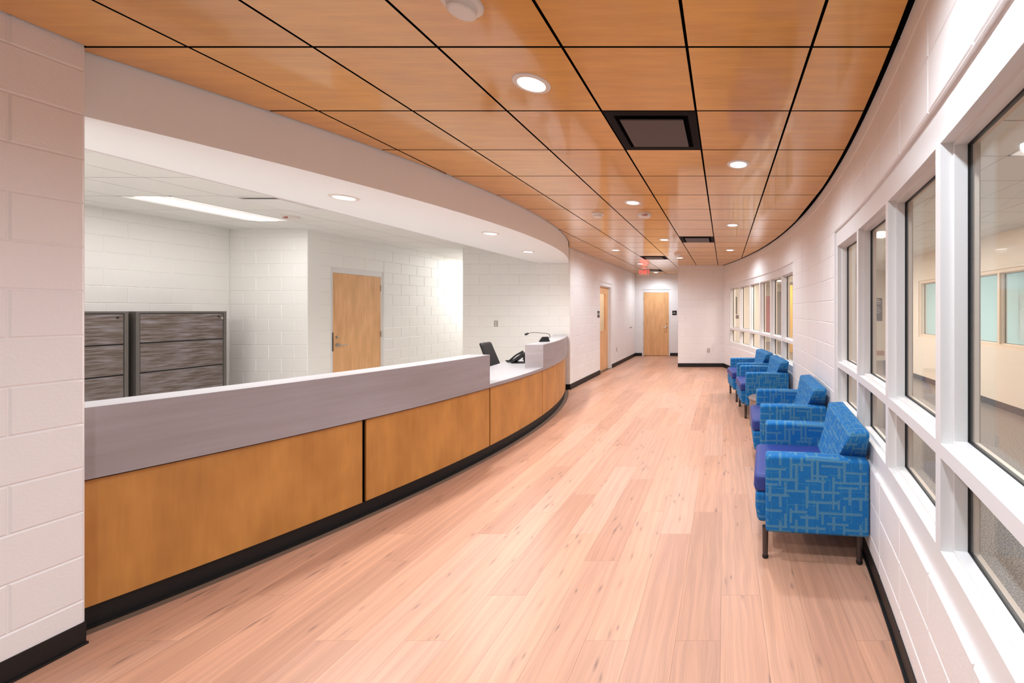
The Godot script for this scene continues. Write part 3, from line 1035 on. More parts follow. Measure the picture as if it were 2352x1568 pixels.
	for q in [[0.86, 1.05, 1.28, 2.02, "plaque", "narrow dark directory plaque seen through the leftmost near pane"], [1.72, 1.905, 1.28, 2.02, "plaque", "dark directory plaque with pale lines of text"], [0.86, 1.0, 0.2, 0.28, "plaque", "small grey plate low below the narrow plaque"], [1.70, 1.97, 0.17, 0.32, "tan_plate", "tan plate low below the directory plaque"]]:
		g = Geo.new()
		slab(g, ew, q[0], q[1], q[2], q[3], -0.012, 0.001)
		var pl := solo(g, "wall_plaque", M[q[4]], q[5], "sign")
		if q[4] == "plaque" and q[3] > 1.0:
			g = Geo.new()
			for k in 7:
				var y: float = q[3] - 0.07 - k * 0.06 - (0.05 if k > 2 else 0.0)
				slab(g, ew, q[0] + 0.01, q[1] - [0.09, 0.04, 0.05, 0.10, 0.05, 0.03, 0.08][k], y, y + (0.028 if k < 2 else 0.016), -0.014, -0.011)
			part(g, "lettering", M.white_print, pl).set_meta("kind", "stuff")
	var nw := line_path(0.0, 12.6, 1.15, 12.6, 0, 1)
	for q in [[0.33, 0.42, 1.5, 2.06, "plaque", "tall dark notice panel seen through the first far pane"], [0.33, 0.47, 1.36, 1.47, "plaque", "small dark notice below the tall panel"]]:
		g = Geo.new()
		slab(g, nw, q[0], q[1], q[2], q[3], -0.012, 0.001)
		solo(g, "notice_panel", M[q[4]], q[5], "notice")
	var xe := line_path(1.15, 20.2, 3.2, 20.2, 0, 1)
	for q in [[0.98, 1.24, 0.5, 2.35, "pink_panel", "coral pink wall panel seen through the fourth far pane"], [1.56, 1.86, 0.25, 2.6, "grey_panel", "grey wall panel seen through the fifth far pane"]]:
		g = Geo.new()
		slab(g, xe, q[0], q[1], q[2], q[3], -0.03, 0.001)
		solo(g, "wall_panel", M[q[4]], q[5], "panel")
	g = Geo.new()
	g.box(v3(2.58, 1.45, 15.0), Vector3(0.10, 2.3, 0.05), 0.006)
	g.box(v3(2.58, 0.15, 15.0), Vector3(0.14, 0.3, 0.12), 0.006)
	solo(g, "banner", M.yellow_panel, "slim yellow standing panel seen through the nearest far pane", "banner")


# ------------------------------------------------------------------ reception counter
func ring(g: Geo, r0: float, r1: float, y0: float, y1: float, z0: float, z1: float, seg: int, top := true) -> void:
	# part of a ring about the counter's centre, between the depths z0 and z1 (measured on its outer face), with radial ends
	var a0 := asin((z0 - COUNTER.y) / r1)
	var a1 := asin((z1 - COUNTER.y) / r1)
	for k in seg:
		var a := lerpf(a0, a1, float(k) / seg)
		var b := lerpf(a0, a1, float(k + 1) / seg)
		var ea := Vector3(cos(a), 0, -sin(a))
		var eb := Vector3(cos(b), 0, -sin(b))
		var c := v3(COUNTER.x, 0, COUNTER.y)
		var Y0 := Vector3.UP * y0
		var Y1 := Vector3.UP * y1
		var ua := a * r1
		var ub := b * r1
		g.quad_n(c + ea * r1 + Y0, c + eb * r1 + Y0, c + eb * r1 + Y1, c + ea * r1 + Y1, ea, eb, eb, ea, Vector2(y0, ua), Vector2(y0, ub), Vector2(y1, ub), Vector2(y1, ua))
		g.quad_n(c + ea * r0 + Y0, c + eb * r0 + Y0, c + eb * r0 + Y1, c + ea * r0 + Y1, -ea, -eb, -eb, -ea, Vector2(y0, ua), Vector2(y0, ub), Vector2(y1, ub), Vector2(y1, ua))
		g.quad(c + ea * r0 + Y1, c + eb * r0 + Y1, c + eb * r1 + Y1, c + ea * r1 + Y1, Vector3.UP)
		g.quad(c + ea * r0 + Y0, c + eb * r0 + Y0, c + eb * r1 + Y0, c + ea * r1 + Y0, Vector3.DOWN)
		if k == 0:
			g.quad(c + ea * r0 + Y0, c + ea * r1 + Y0, c + ea * r1 + Y1, c + ea * r0 + Y1, Vector3(sin(a), 0, cos(a)), Vector2(y0, 0), Vector2(y0, 0.25), Vector2(y1, 0.25), Vector2(y1, 0))
		if k == seg - 1:
			g.quad(c + eb * r0 + Y0, c + eb * r1 + Y0, c + eb * r1 + Y1, c + eb * r0 + Y1, Vector3(-sin(b), 0, -cos(b)), Vector2(y0, 0), Vector2(y0, 0.25), Vector2(y1, 0.25), Vector2(y1, 0))

func build_counter() -> void:
	var o := thing("reception_counter", "curved reception counter with maple front panels, grey ledge and white tops", "counter")
	var g := Geo.new()
	ring(g, 6.95, 7.092, 0.0, 0.112, 1.91, 7.93, 60)
	ring(g, 7.085, 7.104, 0.0, 0.014, 1.91, 7.93, 60)
	part(g, "toe_kick", M.black_rubber, o)
	g = Geo.new()
	ring(g, 6.93, 7.098, 0.112, 0.772, 1.91, 7.93, 60)
	part(g, "carcass", M.black_grid, o)
	var seams := [1.905, 3.065, 4.332, 5.584, 6.527, 7.24, 7.94]
	var gaps := [0.0, 0.026, 0.020, 0.014, 0.010, 0.008, 0.0]
	for k in seams.size() - 1:
		g = Geo.new()
		ring(g, 7.099, 7.117, 0.118, 0.760, seams[k] + gaps[k] * 0.5, seams[k + 1] - gaps[k + 1] * 0.5, 14)
		for i in g.t.size():     # own stretch of veneer, grain upright
			g.t[i] = Vector2(g.t[i].y - asin((seams[k] - COUNTER.y) / 7.117) * 7.117 + 0.05 + 0.04 * k, g.t[i].x + 0.1)
		part(g, "front_panel", M.counter_veneer, o)
	for q in [[1.905, 4.30], [5.563, 7.95]]:
		g = Geo.new()
		ring(g, 6.89, 7.14, 0.77, 1.131, q[0], q[1], 40)
		part(g, "ledge", M.ledge_grey, o)
		g = Geo.new()
		ring(g, 6.888, 7.1405, 1.131, 1.134, q[0], q[1], 40)
		part(g, "ledge_top", M.ledge_white, o)
	g = Geo.new()
	ring(g, 6.33, 7.139, 0.77, 0.806, 1.91, 7.92, 60)
	part(g, "worktop", M.ledge_grey, o)
	g = Geo.new()
	ring(g, 6.332, 7.1385, 0.806, 0.809, 1.91, 7.92, 60)
	part(g, "worktop_surface", M.ledge_white, o)
	for z in [2.3, 4.0, 5.8, 7.5]:
		g = Geo.new()
		ring(g, 6.38, 6.93, 0.0, 0.77, z, z + 0.03, 1)
		part(g, "support_panel", M.ledge_grey, o)


# ------------------------------------------------------------------ furniture
func make_armchair() -> Node3D:
	# front towards -x, back at x = 0; the width lies along z
	var o := thing("armchair", "blue woven armchair", "armchair", "blue woven armchairs along the curved wall")
	var W := 0.85
	var g: Geo
	for s in [-1.0, 1.0]:
		g = Geo.new()
		g.soft(Vector3(-0.328, 0.4425, s * (W / 2 - 0.055)), Vector3(0.652, 0.495, 0.11), 0.022, func(p: Vector3) -> Vector3:
			var q := p
			if p.y > 0.62:      # the arm dips a little into the back
				q.y -= 0.014 * smoothstep(-0.30, -0.12, p.x) * smoothstep(0.62, 0.69, p.y)
			return q)
		part(g, "arm", M.weave, o)
	g = Geo.new()
	g.soft(Vector3(-0.345, 0.30, 0), Vector3(0.63, 0.20, W - 0.2205), 0.025, func(p: Vector3) -> Vector3:
		return p + Vector3((-0.062 + 0.016 * (1.0 - smoothstep(0.2, 0.27, p.y))) * (1.0 if p.x < -0.4 else 0.0), 0, 0))
	part(g, "seat_rail", M.weave, o)
	g = Geo.new()
	g.soft(Vector3(-0.407, 0.455, 0), Vector3(0.65, 0.12, W - 0.2205), 0.035, func(p: Vector3) -> Vector3:
		return p + Vector3(0, 0.018 * cos(clampf(p.z / 0.4, -1, 1) * PI / 2) * (1.0 if p.y > 0.46 else 0.0), 0))
	var cu := part(g, "seat_cushion", M.indigo, o)
	g = Geo.new()
	var e := W / 2 - 0.113
	g.tube([Vector3(-0.724, 0.437, -e), Vector3(-0.7325, 0.437, -e + 0.03), Vector3(-0.7325, 0.437, e - 0.03), Vector3(-0.724, 0.437, e)], [0.0022, 0.0022, 0.0022, 0.0022], 6)
	part(g, "welt", M.indigo, cu)
	g = Geo.new()
	g.soft(Vector3(-0.135, 0.66, 0), Vector3(0.27, 0.40, W), 0.03, func(p: Vector3) -> Vector3:
		var f := clampf((p.y - 0.46) / 0.40, 0.0, 1.0)
		var deep := lerpf(0.95, 0.47, f) - 0.04 * sin(f * PI)
		var q := Vector3(p.x * deep, p.y, p.z)
		if f > 0.85:
			q.y -= 0.006 * smoothstep(0.3, 1.0, -q.x / 0.12) * (f - 0.85) / 0.15
		# below the arm tops the back sits between the arms
		if p.y < 0.672:
			q.z = p.z * lerpf(1.0, (W / 2 - 0.112) / (W / 2), 1.0 - smoothstep(0.655, 0.672, p.y))
		return q)
	part(g, "backrest", M.weave, o)
	for sx in [-0.655, -0.055]:
		for sz in [-1.0, 1.0]:
			g = Geo.new()
			var z: float = sz * (W / 2 - 0.06)
			g.tube([Vector3(sx, 0.02, z), Vector3(sx, 0.205, z)], [0.0175, 0.021], 16)
			var lg := part(g, "leg", M.leg_metal, o)
			g = Geo.new()
			g.lathe(Vector3(sx, 0, z), [Vector2(0, 0), Vector2(0.018, 0.0), Vector2(0.0205, 0.006), Vector2(0.0205, 0.014), Vector2(0.0178, 0.022)], 16)
			part(g, "foot", M.black_rubber, lg)
	return o

func copy(src: Node3D) -> Node3D:
	var c: Node3D = src.duplicate()
	c.name = numbered("armchair")
	add_child(c)
	return c

func build_furniture() -> void:
	var c := make_armchair()
	# [x, depth] of the middle of the back and the direction it faces away from
	var spots := [
		[0.960, 2.857, -0.105, "blue woven armchair nearest the viewer, its patterned side panel facing us"],
		[1.022, 4.235, -0.030, "second blue woven armchair from the front, just before the round side table"],
		[0.945, 6.28, 0.080, "third blue woven armchair from the front, just beyond the round side table"],
		[0.82, 7.36, 0.135, "farthest blue woven armchair, last in the row by the far windows"]]
	for k in spots.size():
		var o := c if k == 0 else copy(c)
		var q: Array = spots[k]
		o.position = v3(q[0], 0, q[1])
		o.rotation.y = asin(q[2])
		o.set_meta("label", q[3])
	var t := thing("side_table", "low round grey-brown wood side table between two blue armchairs", "side table", "", v3(0.598, 0, 5.52))
	var g := Geo.new()
	g.lathe(Vector3.ZERO, [Vector2(0, 0), Vector2(0.235, 0), Vector2(0.24, 0.004), Vector2(0.24, 0.372)], 48)
	part(g, "drum", M.table_wood, t)
	g = Geo.new()
	g.lathe(Vector3.ZERO, [Vector2(0.0, 0.372), Vector2(0.25, 0.372), Vector2(0.254, 0.376), Vector2(0.254, 0.392), Vector2(0.25, 0.396), Vector2(0.0, 0.396)], 48)
	part(g, "tabletop", M.table_wood, t)
	# file cabinets
	for q in [[3.925, "grey wood lateral file cabinet cut off by the near wall, left of its twin"], [4.872, "grey wood lateral file cabinet standing to the right in the corner, key in its lock"]]:
		var z0: float = q[0]
		var w := 0.885
		var cab := thing("file_cabinet", q[1], "cabinet", "grey lateral file cabinets", v3(-7.59, 0, z0 + w / 2))
		g = Geo.new()
		g.box(Vector3(-0.012, 0.805, 0), Vector3(0.436, 1.61, w - 0.062), 0.0)
		part(g, "body", M.black_satin, cab)
		for s in [-1.0, 1.0]:
			g = Geo.new()
			g.box(Vector3(0, 0.80, s * (w / 2 - 0.0155)), Vector3(0.46, 1.6, 0.031), 0.002)
			part(g, "side_panel", M.cabinet_grey, cab)
		g = Geo.new()
		g.box(Vector3(0, 1.598, 0), Vector3(0.462, 0.026, w + 0.002), 0.002)
		part(g, "top_panel", M.cabinet_grey, cab)
		for k in 4:
			g = Geo.new()
			var y0 := 0.09 + 0.3755 * k
			g.box(Vector3(0.214, y0 + 0.180, 0), Vector3(0.022, 0.359, w - 0.074), 0.002, true)
			for i in g.t.size():
				g.t[i] += Vector2(0.02 + 0.16 * k - y0, 0.42)
			var dr := part(g, "drawer", M.cabinet_wood, cab)
			if k == 3:
				g = Geo.new()
				var lp := Vector3(0.225, y0 + 0.318, -(w / 2 - 0.085))
				g.tube([lp, lp + Vector3(0.006, 0, 0)], [0.011, 0.010], 14)
				part(g, "lock", M.black_satin, dr)
				if z0 > 4.5:
					g = Geo.new()
					g.tube([lp + Vector3(0.006, 0, 0), lp + Vector3(0.03, -0.004, 0)], [0.003, 0.003], 6)
					g.box(lp + Vector3(0.034, -0.022, -0.012), Vector3(0.003, 0.034, 0.018), 0.001)
					part(g, "key", M.steel, dr)
	# task chair behind the desk
	var ch := thing("office_chair", "black office chair with a reclined back behind the gap in the counter", "office chair", "", v3(-3.41, 0, 6.0), 0.0)
	g = Geo.new()
	g.soft(Vector3(0, 0, 0), Vector3(0.055, 0.62, 0.30), 0.025, func(p: Vector3) -> Vector3:
		var y := p.y + 0.82
		return Vector3(p.x - 0.03 - (y - 0.51) * 0.40, y, p.z * lerpf(1.0, 0.84, clampf((y - 0.6) / 0.5, 0, 1))))
	part(g, "backrest", M.black_vinyl, ch)
	g = Geo.new()
	g.soft(Vector3(0.24, 0.46, 0), Vector3(0.48, 0.09, 0.46), 0.035)
	part(g, "seat", M.black_vinyl, ch)
	g = Geo.new()
	g.tube([Vector3(0.2, 0.09, 0), Vector3(0.2, 0.42, 0)], [0.03, 0.026], 14)
	part(g, "column", M.black_satin, ch)
	g = Geo.new()
	g.tube([Vector3(0.14, 0.43, 0), Vector3(-0.02, 0.46, 0), Vector3(-0.06, 0.62, 0)], [0.022, 0.022, 0.018], 10)
	part(g, "back_bracket", M.black_satin, ch)
	for k in 5:
		var a := TAU * k / 5.0 + 0.3
		g = Geo.new()
		var d := Vector3(cos(a), 0, sin(a))
		g.tube([Vector3(0.2, 0.10, 0), Vector3(0.2, 0.075, 0) + d * 0.26], [0.025, 0.016], 10)
		var lg := part(g, "base_arm", M.black_satin, ch)
		g = Geo.new()
		var side := Vector3(-d.z, 0, d.x)
		var c0 := Vector3(0.2, 0.028, 0) + d * 0.26
		g.tube([c0 - side * 0.022, c0 + side * 0.022], [0.028, 0.028], 16)
		part(g, "caster", M.black_rubber, lg)

func build_desk_things() -> void:
	var top := 0.809
	# desk telephone: the face slopes up towards the lobby
	var p := thing("desk_phone", "black desk telephone propped on its stand on the white worktop", "telephone", "", v3(-3.188, top, 6.07), 0.12)
	var g := Geo.new()
	var up := Vector3(0.20, 0.145, 0).normalized()
	var nn := Vector3(-up.y, up.x, 0)
	var b0 := Vector3(-0.10, 0.012, 0)
	g.xf = Transform3D(Basis(up, nn, Vector3(0, 0, 1)), b0 + up * 0.115)
	g.soft(Vector3(0, 0, 0), Vector3(0.235, 0.044, 0.19), 0.014)
	part(g, "body", M.black_satin, p)
	g = Geo.new()
	g.xf = Transform3D(Basis(up, nn, Vector3(0, 0, 1)), b0 + up * 0.115)
	g.soft(Vector3(0.06, 0.018, -0.03), Vector3(0.07, 0.006, 0.10), 0.003)
	part(g, "display", M.black_gloss, p)
	g = Geo.new()
	for i in 4:
		for j in 3:
			g.xf = Transform3D(Basis(up, nn, Vector3(0, 0, 1)), b0 + up * 0.115)
			g.box(Vector3(-0.09 + i * 0.024, 0.018, -0.065 + j * 0.026), Vector3(0.016, 0.007, 0.018), 0.002)
	part(g, "keypad", M.cabinet_grey, p)
	g = Geo.new()
	var pts := []
	var rad := []
	for k in 13:
		var f := k / 12.0
		pts.append(b0 + up * lerpf(0.0, 0.235, f) + nn * (0.030 + 0.020 * sin(f * PI)) + Vector3(0, 0, 0.066))
		rad.append(0.013 + 0.010 * pow(absf(f - 0.5) * 2.0, 3.0))
	g.tube(pts, rad, 12)
	part(g, "handset", M.black_gloss, p)
	g = Geo.new()
	g.xf = Transform3D(Basis(Vector3(-0.25, 0.97, 0), Vector3(0.97, 0.25, 0), Vector3(0, 0, -1)), Vector3(0.085, 0.058, 0))
	g.box(Vector3.ZERO, Vector3(0.115, 0.012, 0.15), 0.004)
	part(g, "stand", M.black_satin, p)
	g = Geo.new()
	g.box(Vector3(0.0, 0.006, 0), Vector3(0.19, 0.012, 0.17), 0.004)
	part(g, "foot_plate", M.black_satin, p)
	g = Geo.new()
	var co := []
	var cr := []
	for k in 40:
		var f := k / 39.0
		co.append(Vector3(0.06 + f * 0.10, 0.016 + 0.028 * sin(f * 14.0) * sin(f * 14.0) + 0.03 * (1.0 - f), 0.05 + 0.02 * cos(f * 26.0)))
		cr.append(0.0045)
	g.tube(co, cr, 7)
	part(g, "cord", M.black_satin, p)
	# slim dark items beside it
	g = Geo.new()
	g.tube([v3(-3.47, top + 0.014, 6.18), v3(-3.45, top + 0.014, 6.18), v3(-3.40, top + 0.012, 6.19), v3(-3.31, top + 0.010, 6.21)], [0.008, 0.0135, 0.011, 0.003], 12)
	solo(g, "desk_pen", M.black_satin, "short tapered black pen lying left of the desk phone", "pen")
	g = Geo.new()
	g.soft(v3(-3.345, top + 0.007, 6.10), Vector3(0.10, 0.014, 0.05), 0.006)
	solo(g, "remote", M.black_satin, "flat black remote lying against the foot of the desk phone", "remote")
	g = Geo.new()
	g.soft(v3(-3.07, top + 0.034, 6.24), Vector3(0.13, 0.066, 0.05), 0.01)
	solo(g, "desk_item", M.maroon, "small dark red item behind the desk phone, half hidden by the ledge", "desk_item")  # small dark red item of no certain kind
	# gooseneck paging microphone on the far ledge
	var m := thing("desk_microphone", "black gooseneck microphone on a wedge base on the far ledge", "microphone", "", v3(-2.83, 1.134, 6.12), 0.5)
	g = Geo.new()
	var w := 0.055
	var prof := [Vector2(-0.075, 0.0), Vector2(0.07, 0.0), Vector2(0.075, 0.012), Vector2(0.055, 0.072), Vector2(-0.03, 0.072), Vector2(-0.075, 0.006)]
	for k in prof.size():
		var a: Vector2 = prof[k]
		var b: Vector2 = prof[(k + 1) % prof.size()]
		var d := b - a
		g.quad(Vector3(a.x, a.y, -w), Vector3(b.x, b.y, -w), Vector3(b.x, b.y, w), Vector3(a.x, a.y, w), Vector3(d.y, -d.x, 0))
	for k in range(1, prof.size() - 1):
		for s in [-1.0, 1.0]:
			g.tri(Vector3(prof[0].x, prof[0].y, s * w), Vector3(prof[k].x, prof[k].y, s * w), Vector3(prof[k + 1].x, prof[k + 1].y, s * w), Vector3(0, 0, s))
	part(g, "base", M.black_satin, m)
	g = Geo.new()
	g.box(Vector3(0.0125, 0.073, 0), Vector3(0.08, 0.004, w * 1.9), 0.001)
	part(g, "control_plate", M.leg_metal, m)
	g = Geo.new()
	var q0 := Vector3(0.062, 0.04, 0)
	var neck := [q0, Vector3(0.085, 0.075, 0), Vector3(0.075, 0.11, 0), Vector3(0.03, 0.128, 0), Vector3(-0.05, 0.135, 0), Vector3(-0.13, 0.147, 0), Vector3(-0.19, 0.143, 0), Vector3(-0.225, 0.134, 0)]
	g.tube(neck, [0.004, 0.004, 0.004, 0.004, 0.004, 0.004, 0.004, 0.004], 8)
	part(g, "gooseneck", M.black_satin, m)
	g = Geo.new()
	g.tube([Vector3(-0.215, 0.137, 0), Vector3(-0.23, 0.132, 0), Vector3(-0.25, 0.125, 0), Vector3(-0.268, 0.118, 0), Vector3(-0.276, 0.115, 0)], [0.006, 0.014, 0.0185, 0.015, 0.006], 14)
	part(g, "microphone_head", M.black_gloss, m)


# ------------------------------------------------------------------ fittings
func diffuser(x: float, z: float, label: String, cat_m: String, plaque_m: String) -> void:
	var o := thing("air_diffuser", label, "air vent", "square ceiling air diffusers" if cat_m == "vent_dark" else "", v3(x, CEIL, z))
	var g := Geo.new()
	var h := PITCH / 2 - 0.004
	var f := 0.055
	for e in [[-h + f / 2, 0.0, f, h * 2], [h - f / 2, 0.0, f, h * 2], [0.0, -h + f / 2, h * 2 - f * 2, f], [0.0, h - f / 2, h * 2 - f * 2, f]]:
		g.box(Vector3(e[0], 0.004, e[1]), Vector3(e[2], 0.012, e[3]), 0.001)
	part(g, "frame", M[cat_m], o)
	g = Geo.new()
	var i0 := h - f
	var i1 := h - f - 0.06
	for s in [-1.0, 1.0]:
		g.quad(Vector3(-i0, 0.004, s * i0), Vector3(i0, 0.004, s * i0), Vector3(i1, 0.014, s * i1), Vector3(-i1, 0.014, s * i1), Vector3.DOWN)
		g.quad(Vector3(s * i0, 0.004, -i0), Vector3(s * i0, 0.004, i0), Vector3(s * i1, 0.014, i1), Vector3(s * i1, 0.014, -i1), Vector3.DOWN)
	g.box(Vector3(0, 0.0145, 0), Vector3(i1 * 2, 0.001, i1 * 2), 0.0)
	part(g, "throat", M.black_grid, o)
	g = Geo.new()
	g.box(Vector3(0, -0.010, 0), Vector3(0.425, 0.012, 0.425), 0.003)
	part(g, "plaque_plate", M[plaque_m], o)

func detector(x: float, z: float, label: String) -> void:
	var o := thing("smoke_detector", label, "smoke detector", "white smoke detectors on the wood ceiling", v3(x, CEIL, z))
	var g := Geo.new()
	g.lathe(Vector3.ZERO, [Vector2(0, -0.052), Vector2(0.045, -0.052), Vector2(0.052, -0.047), Vector2(0.056, -0.024), Vector2(0.058, -0.020)], 32)
	part(g, "head", M.white_plastic, o)
	g = Geo.new()
	g.lathe(Vector3.ZERO, [Vector2(0.05, -0.020), Vector2(0.072, -0.019), Vector2(0.078, -0.012), Vector2(0.079, 0.0)], 32)
	part(g, "base", M.white_plastic, o)

func strobe(x: float, z: float, label: String) -> void:
	var o := thing("fire_strobe", label, "fire alarm", "", v3(x, CEIL, z))
	var g := Geo.new()
	g.lathe(Vector3.ZERO, [Vector2(0, -0.058), Vector2(0.045, -0.056), Vector2(0.075, -0.044), Vector2(0.088, -0.024), Vector2(0.09, 0.0)], 36)
	part(g, "housing", M.white_plastic, o)
	g = Geo.new()
	g.soft(Vector3(-0.01, -0.058, 0), Vector3(0.03, 0.014, 0.03), 0.007)
	part(g, "flash_lens", M.white_plastic, o)
	letters("FIRE", Vector3(0.022, -0.036, 0.081), 0.026, M.red_print, o, 0.35)

func letters(txt: String, p: Vector3, h: float, m: Material, parent: Node3D, tilt := 0.0, turn := 0.0, depth := 0.002) -> void:
	var t := TextMesh.new()
	t.text = txt
	var f := SystemFont.new()
	f.font_names = PackedStringArray(["Droid Sans"])
	f.font_weight = 700
	t.font = f
	t.font_size = 64
	t.pixel_size = h / 46.0
	t.depth = depth
	t.material = m
	var o := MeshInstance3D.new()
	o.name = "lettering"
	o.set_meta("kind", "stuff")
	o.mesh = t
	parent.add_child(o, true)
	o.position = p
	o.rotation = Vector3(tilt, turn, 0)

func outlet(path: Callable, s: float, y: float, label: String) -> void:
	var o := thing("wall_outlet", label, "outlet", "steel outlet plates on the block walls")
	var g := Geo.new()
	slab(g, path, s - 0.037, s + 0.037, y - 0.061, y + 0.061, -0.006, 0.001)
	part(g, "cover_plate", M.plate_steel, o)
	for dy in [-0.026, 0.026]:
		g = Geo.new()
		slab(g, path, s - 0.017, s + 0.017, y + dy - 0.016, y + dy + 0.016, -0.008, -0.005)
		var r := part(g, "receptacle", M.white_plastic, o)
		g = Geo.new()
		slab(g, path, s - 0.008, s - 0.005, y + dy - 0.004, y + dy + 0.007, -0.0085, -0.0075)
		slab(g, path, s + 0.005, s + 0.008, y + dy - 0.004, y + dy + 0.007, -0.0085, -0.0075)
		part(g, "slot", M.black_grid, r)

func build_fittings() -> void:
	diffuser(-0.4875, 1.903 + PITCH * 1.5, "nearest black square air diffuser set in the wood ceiling", "vent_dark", "vent_plate")
	diffuser(-0.4875, 1.903 + PITCH * 8.5, "second black square air diffuser in line beyond the first", "vent_dark", "vent_plate")
	diffuser(-1.7067, 1.903 + PITCH * 12.5, "third black square air diffuser, just before the exit sign", "vent_dark", "vent_plate")
	diffuser(-2.3163, 1.903 + PITCH * 17.5, "farthest black square air diffuser, behind the exit sign", "vent_dark", "vent_plate")
	diffuser(-5.325, 3.772 + 0.61 * 1.5, "white square air diffuser in the office tile ceiling", "white_metal", "white_metal")
	diffuser(-5.325, 3.772 - 0.61 * 1.5, "white office air diffuser peeking out beside the near wall", "white_metal", "white_metal")
	detector(-1.0925, 1.62, "large white smoke detector cut by the top of the picture")
	detector(-1.68, 5.17, "small white smoke detector left of the fire strobe")
	detector(-1.07, 8.87, "distant white smoke detector beside a downlight")
	strobe(-1.065, 5.19, "white round fire strobe on the wood ceiling with red FIRE lettering")
	strobe(-5.93, 5.32, "white round fire strobe on the office tile ceiling with red FIRE lettering")
	# exit sign
	var e := thing("exit_sign", "edge-lit red EXIT sign hanging from the far wood ceiling", "exit sign", "", v3(-2.385, CEIL, 11.62))
	var g := Geo.new()
	g.lathe(Vector3.ZERO, [Vector2(0, -0.03), Vector2(0.05, -0.03), Vector2(0.085, -0.012), Vector2(0.09, 0.0)], 28)
	part(g, "canopy", M.white_plastic, e)
	g = Geo.new()
	g.box(Vector3(0, -0.034, 0), Vector3(0.18, 0.02, 0.03), 0.003)
	part(g, "light_bar", M.white_plastic, e)
	g = Geo.new()
	g.box(Vector3(0, -0.145, 0), Vector3(0.30, 0.215, 0.006), 0.001)
	part(g, "acrylic_panel", M.acrylic, e)
	letters("EXIT", Vector3(0, -0.145, 0.005), 0.112, M.exit_red, e, 0.0, 0.0, 0.003)
	var l := OmniLight3D.new()
	l.name = "exit_glow"
	e.add_child(l)
	l.position = Vector3(0, -0.145, 0.03)
	l.light_energy = 0.02
	l.light_color = Color(1, 0.25, 0.2)
	l.light_size = 0.1
	l.omni_range = 10.0
	l.omni_attenuation = 2.0
	l.shadow_enabled = true
	# signs
	var far := line_path(-3.165, 13.87, -1.33, 13.87, 0, 1)
	var s := thing("door_sign", "square black sign with white words on the right of the far door", "sign", "", at(far, 1.392, 1.535, -0.004))
	g = Geo.new()
	g.box(Vector3.ZERO, Vector3(0.158, 0.158, 0.008), 0.002)
	part(g, "sign_plate", M.black_gloss, s)
	letters("NO", Vector3(-0.006, 0.014, 0.005), 0.024, M.white_print, s)
	letters("RE-ENTRY", Vector3(0, -0.018, 0.005), 0.019, M.white_print, s)
	var pas := line_path(-3.165, 7.99, -3.165, 13.87, -1, 0)
	s = thing("door_sign", "black two-part sign with a white band on the left of the side door", "sign", "", at(pas, 1.80, 1.525, -0.004))
	g = Geo.new()
	g.box(Vector3(0, 0.047, 0), Vector3(0.008, 0.075, 0.15), 0.002)
	g.box(Vector3(0, -0.047, 0), Vector3(0.008, 0.075, 0.15), 0.002)
	part(g, "sign_plate", M.black_gloss, s)
	g = Geo.new()
	g.box(Vector3(0, 0.0, 0), Vector3(0.007, 0.018, 0.15), 0.0)
	g.tube([Vector3(0.004, 0.03, 0.0), Vector3(0.006, 0.03, 0.0)], [0.012, 0.012], 12)
	part(g, "white_band", M.white_print, s)
	outlet(line_path(-1.33, 11.17, 0.05, 11.17, 0, 1), 0.875, 0.475, "steel outlet plate low on the flat end wall")
	outlet(pas, 3.46, 0.47, "steel outlet plate low on the left wall beyond the side door")
	outlet(line_path(-5.37, 7.99, -3.165, 7.99, 0, 1), 0.685, 1.352, "steel outlet plate on the partition above the desk")
	g = Geo.new()
	var hp := at(pas, 5.1, 1.05, 0.0)
	g.tube([hp, hp + Vector3(0.02, 0, 0), hp + Vector3(0.05, 0, 0), hp + Vector3(0.06, 0, 0)], [0.03, 0.012, 0.02, 0.018], 14)
	solo(g, "door_bumper", M.plate_steel, "small round steel bumper on the left wall before the far door", "door bumper")


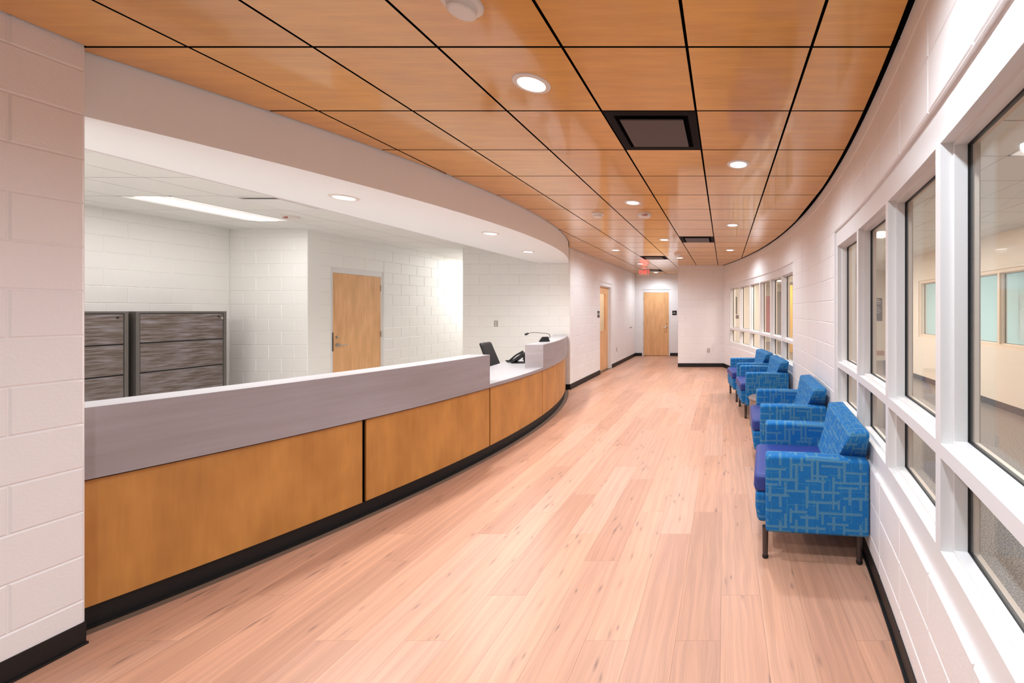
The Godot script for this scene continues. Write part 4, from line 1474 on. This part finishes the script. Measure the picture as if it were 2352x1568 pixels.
func build_lights() -> void:
	var a := "recessed round downlights in the wood ceiling"
	var E := 5.4
	var spots := [
		[-1.0925, 0, "largest downlight, nearest in the wood ceiling", 0.8], [0.1235, 2, "downlight right of the nearest black air diffuser", 0.66], [-1.0925, 4, "third downlight out, just before the white fire strobe", 0.5],
		[0.1235, 6, "downlight left of the farther window strip, fourth out", 0.52], [-1.0925, 8, "downlight just left of the second black diffuser", 0.58], [0.1235, 10, "farthest downlight in the right-hand row", 0.52],
		[-2.317, 10, "downlight near the end of the curved bulkhead", 0.55], [-1.0925, 12, "downlight beside the distant smoke detector", 0.52], [-2.317, 14, "downlight just above the exit sign", 0.52], [-2.317, 18, "farthest downlight, in front of the far door", 0.65],
		[0.1235, -2, "downlight above the viewer beside the near windows", 0.82], [-1.0925, -4, "downlight behind the viewer", 1]]
	for q in spots:
		downlight(q[0], CEIL, 1.903 + PITCH * (q[1] + 0.5), q[2], a, E * q[3])
	for q in [[-3.25, 3.328, "nearest downlight in the white soffit over the counter"], [-2.93, 4.879, "middle downlight in the white soffit over the counter"], [-3.224, 6.397, "farthest downlight in the white soffit over the counter"]]:
		downlight(q[0], 2.59, q[1], q[2], "round downlights in the curved soffit", E * 0.85, Color(0.99, 0.98, 0.975))
	troffer(-6.545, 4.382 + 0.61, 0.606, 1.216, "long bright troffer in the office tile ceiling", 1.6, Color(0.98, 0.98, 1.0))
	troffer(-5.935, 3.772 + 0.61 * 10.5, 0.6, 1.21, "troffer hidden beyond the partition, brightening the far office wall", 4.0, Color(0.98, 0.985, 1.0))
	for k in 2:  # added office fill for the partition and door wall, out of view
		troffer(-5.63 + [-0.305, 0.915][k], 3.772 - 0.61 * 3, 0.6, 1.21, ["added fill troffer hidden behind the near wall, farther from the counter", "added fill troffer hidden behind the near wall, closer to the counter"][k], [4.0, 4.4][k], Color(0.98, 0.98, 1.0))


# ------------------------------------------------------------------ scene
func _ready() -> void:
	rng.seed = 20240
	var cam := Camera3D.new()
	cam.name = "camera"
	add_child(cam)
	cam.position = Vector3(0, EYE, 0)
	cam.projection = Camera3D.PROJECTION_FRUSTUM
	cam.near = 0.05
	cam.far = 60.0
	cam.size = 1568.0 / 894.0 * cam.near
	cam.frustum_offset = Vector2((1176.0 - 1663.5) / 894.0, (712.5 - 784.0) / 894.0) * cam.near
	cam.current = true
	var we := WorldEnvironment.new()
	we.name = "environment"
	var env := Environment.new()
	env.background_mode = Environment.BG_COLOR
	env.background_color = Color(0.02, 0.02, 0.02)
	env.tonemap_mode = Environment.TONE_MAPPER_LINEAR
	env.tonemap_exposure = 1.0
	env.sdfgi_enabled = true
	env.ssao_enabled = true
	env.ssil_enabled = true
	we.environment = env
	add_child(we)
	make_materials()
	build_lights()
	build_shell()
	build_neighbour()
	build_counter()
	build_furniture()
	build_desk_things()
	build_fittings()
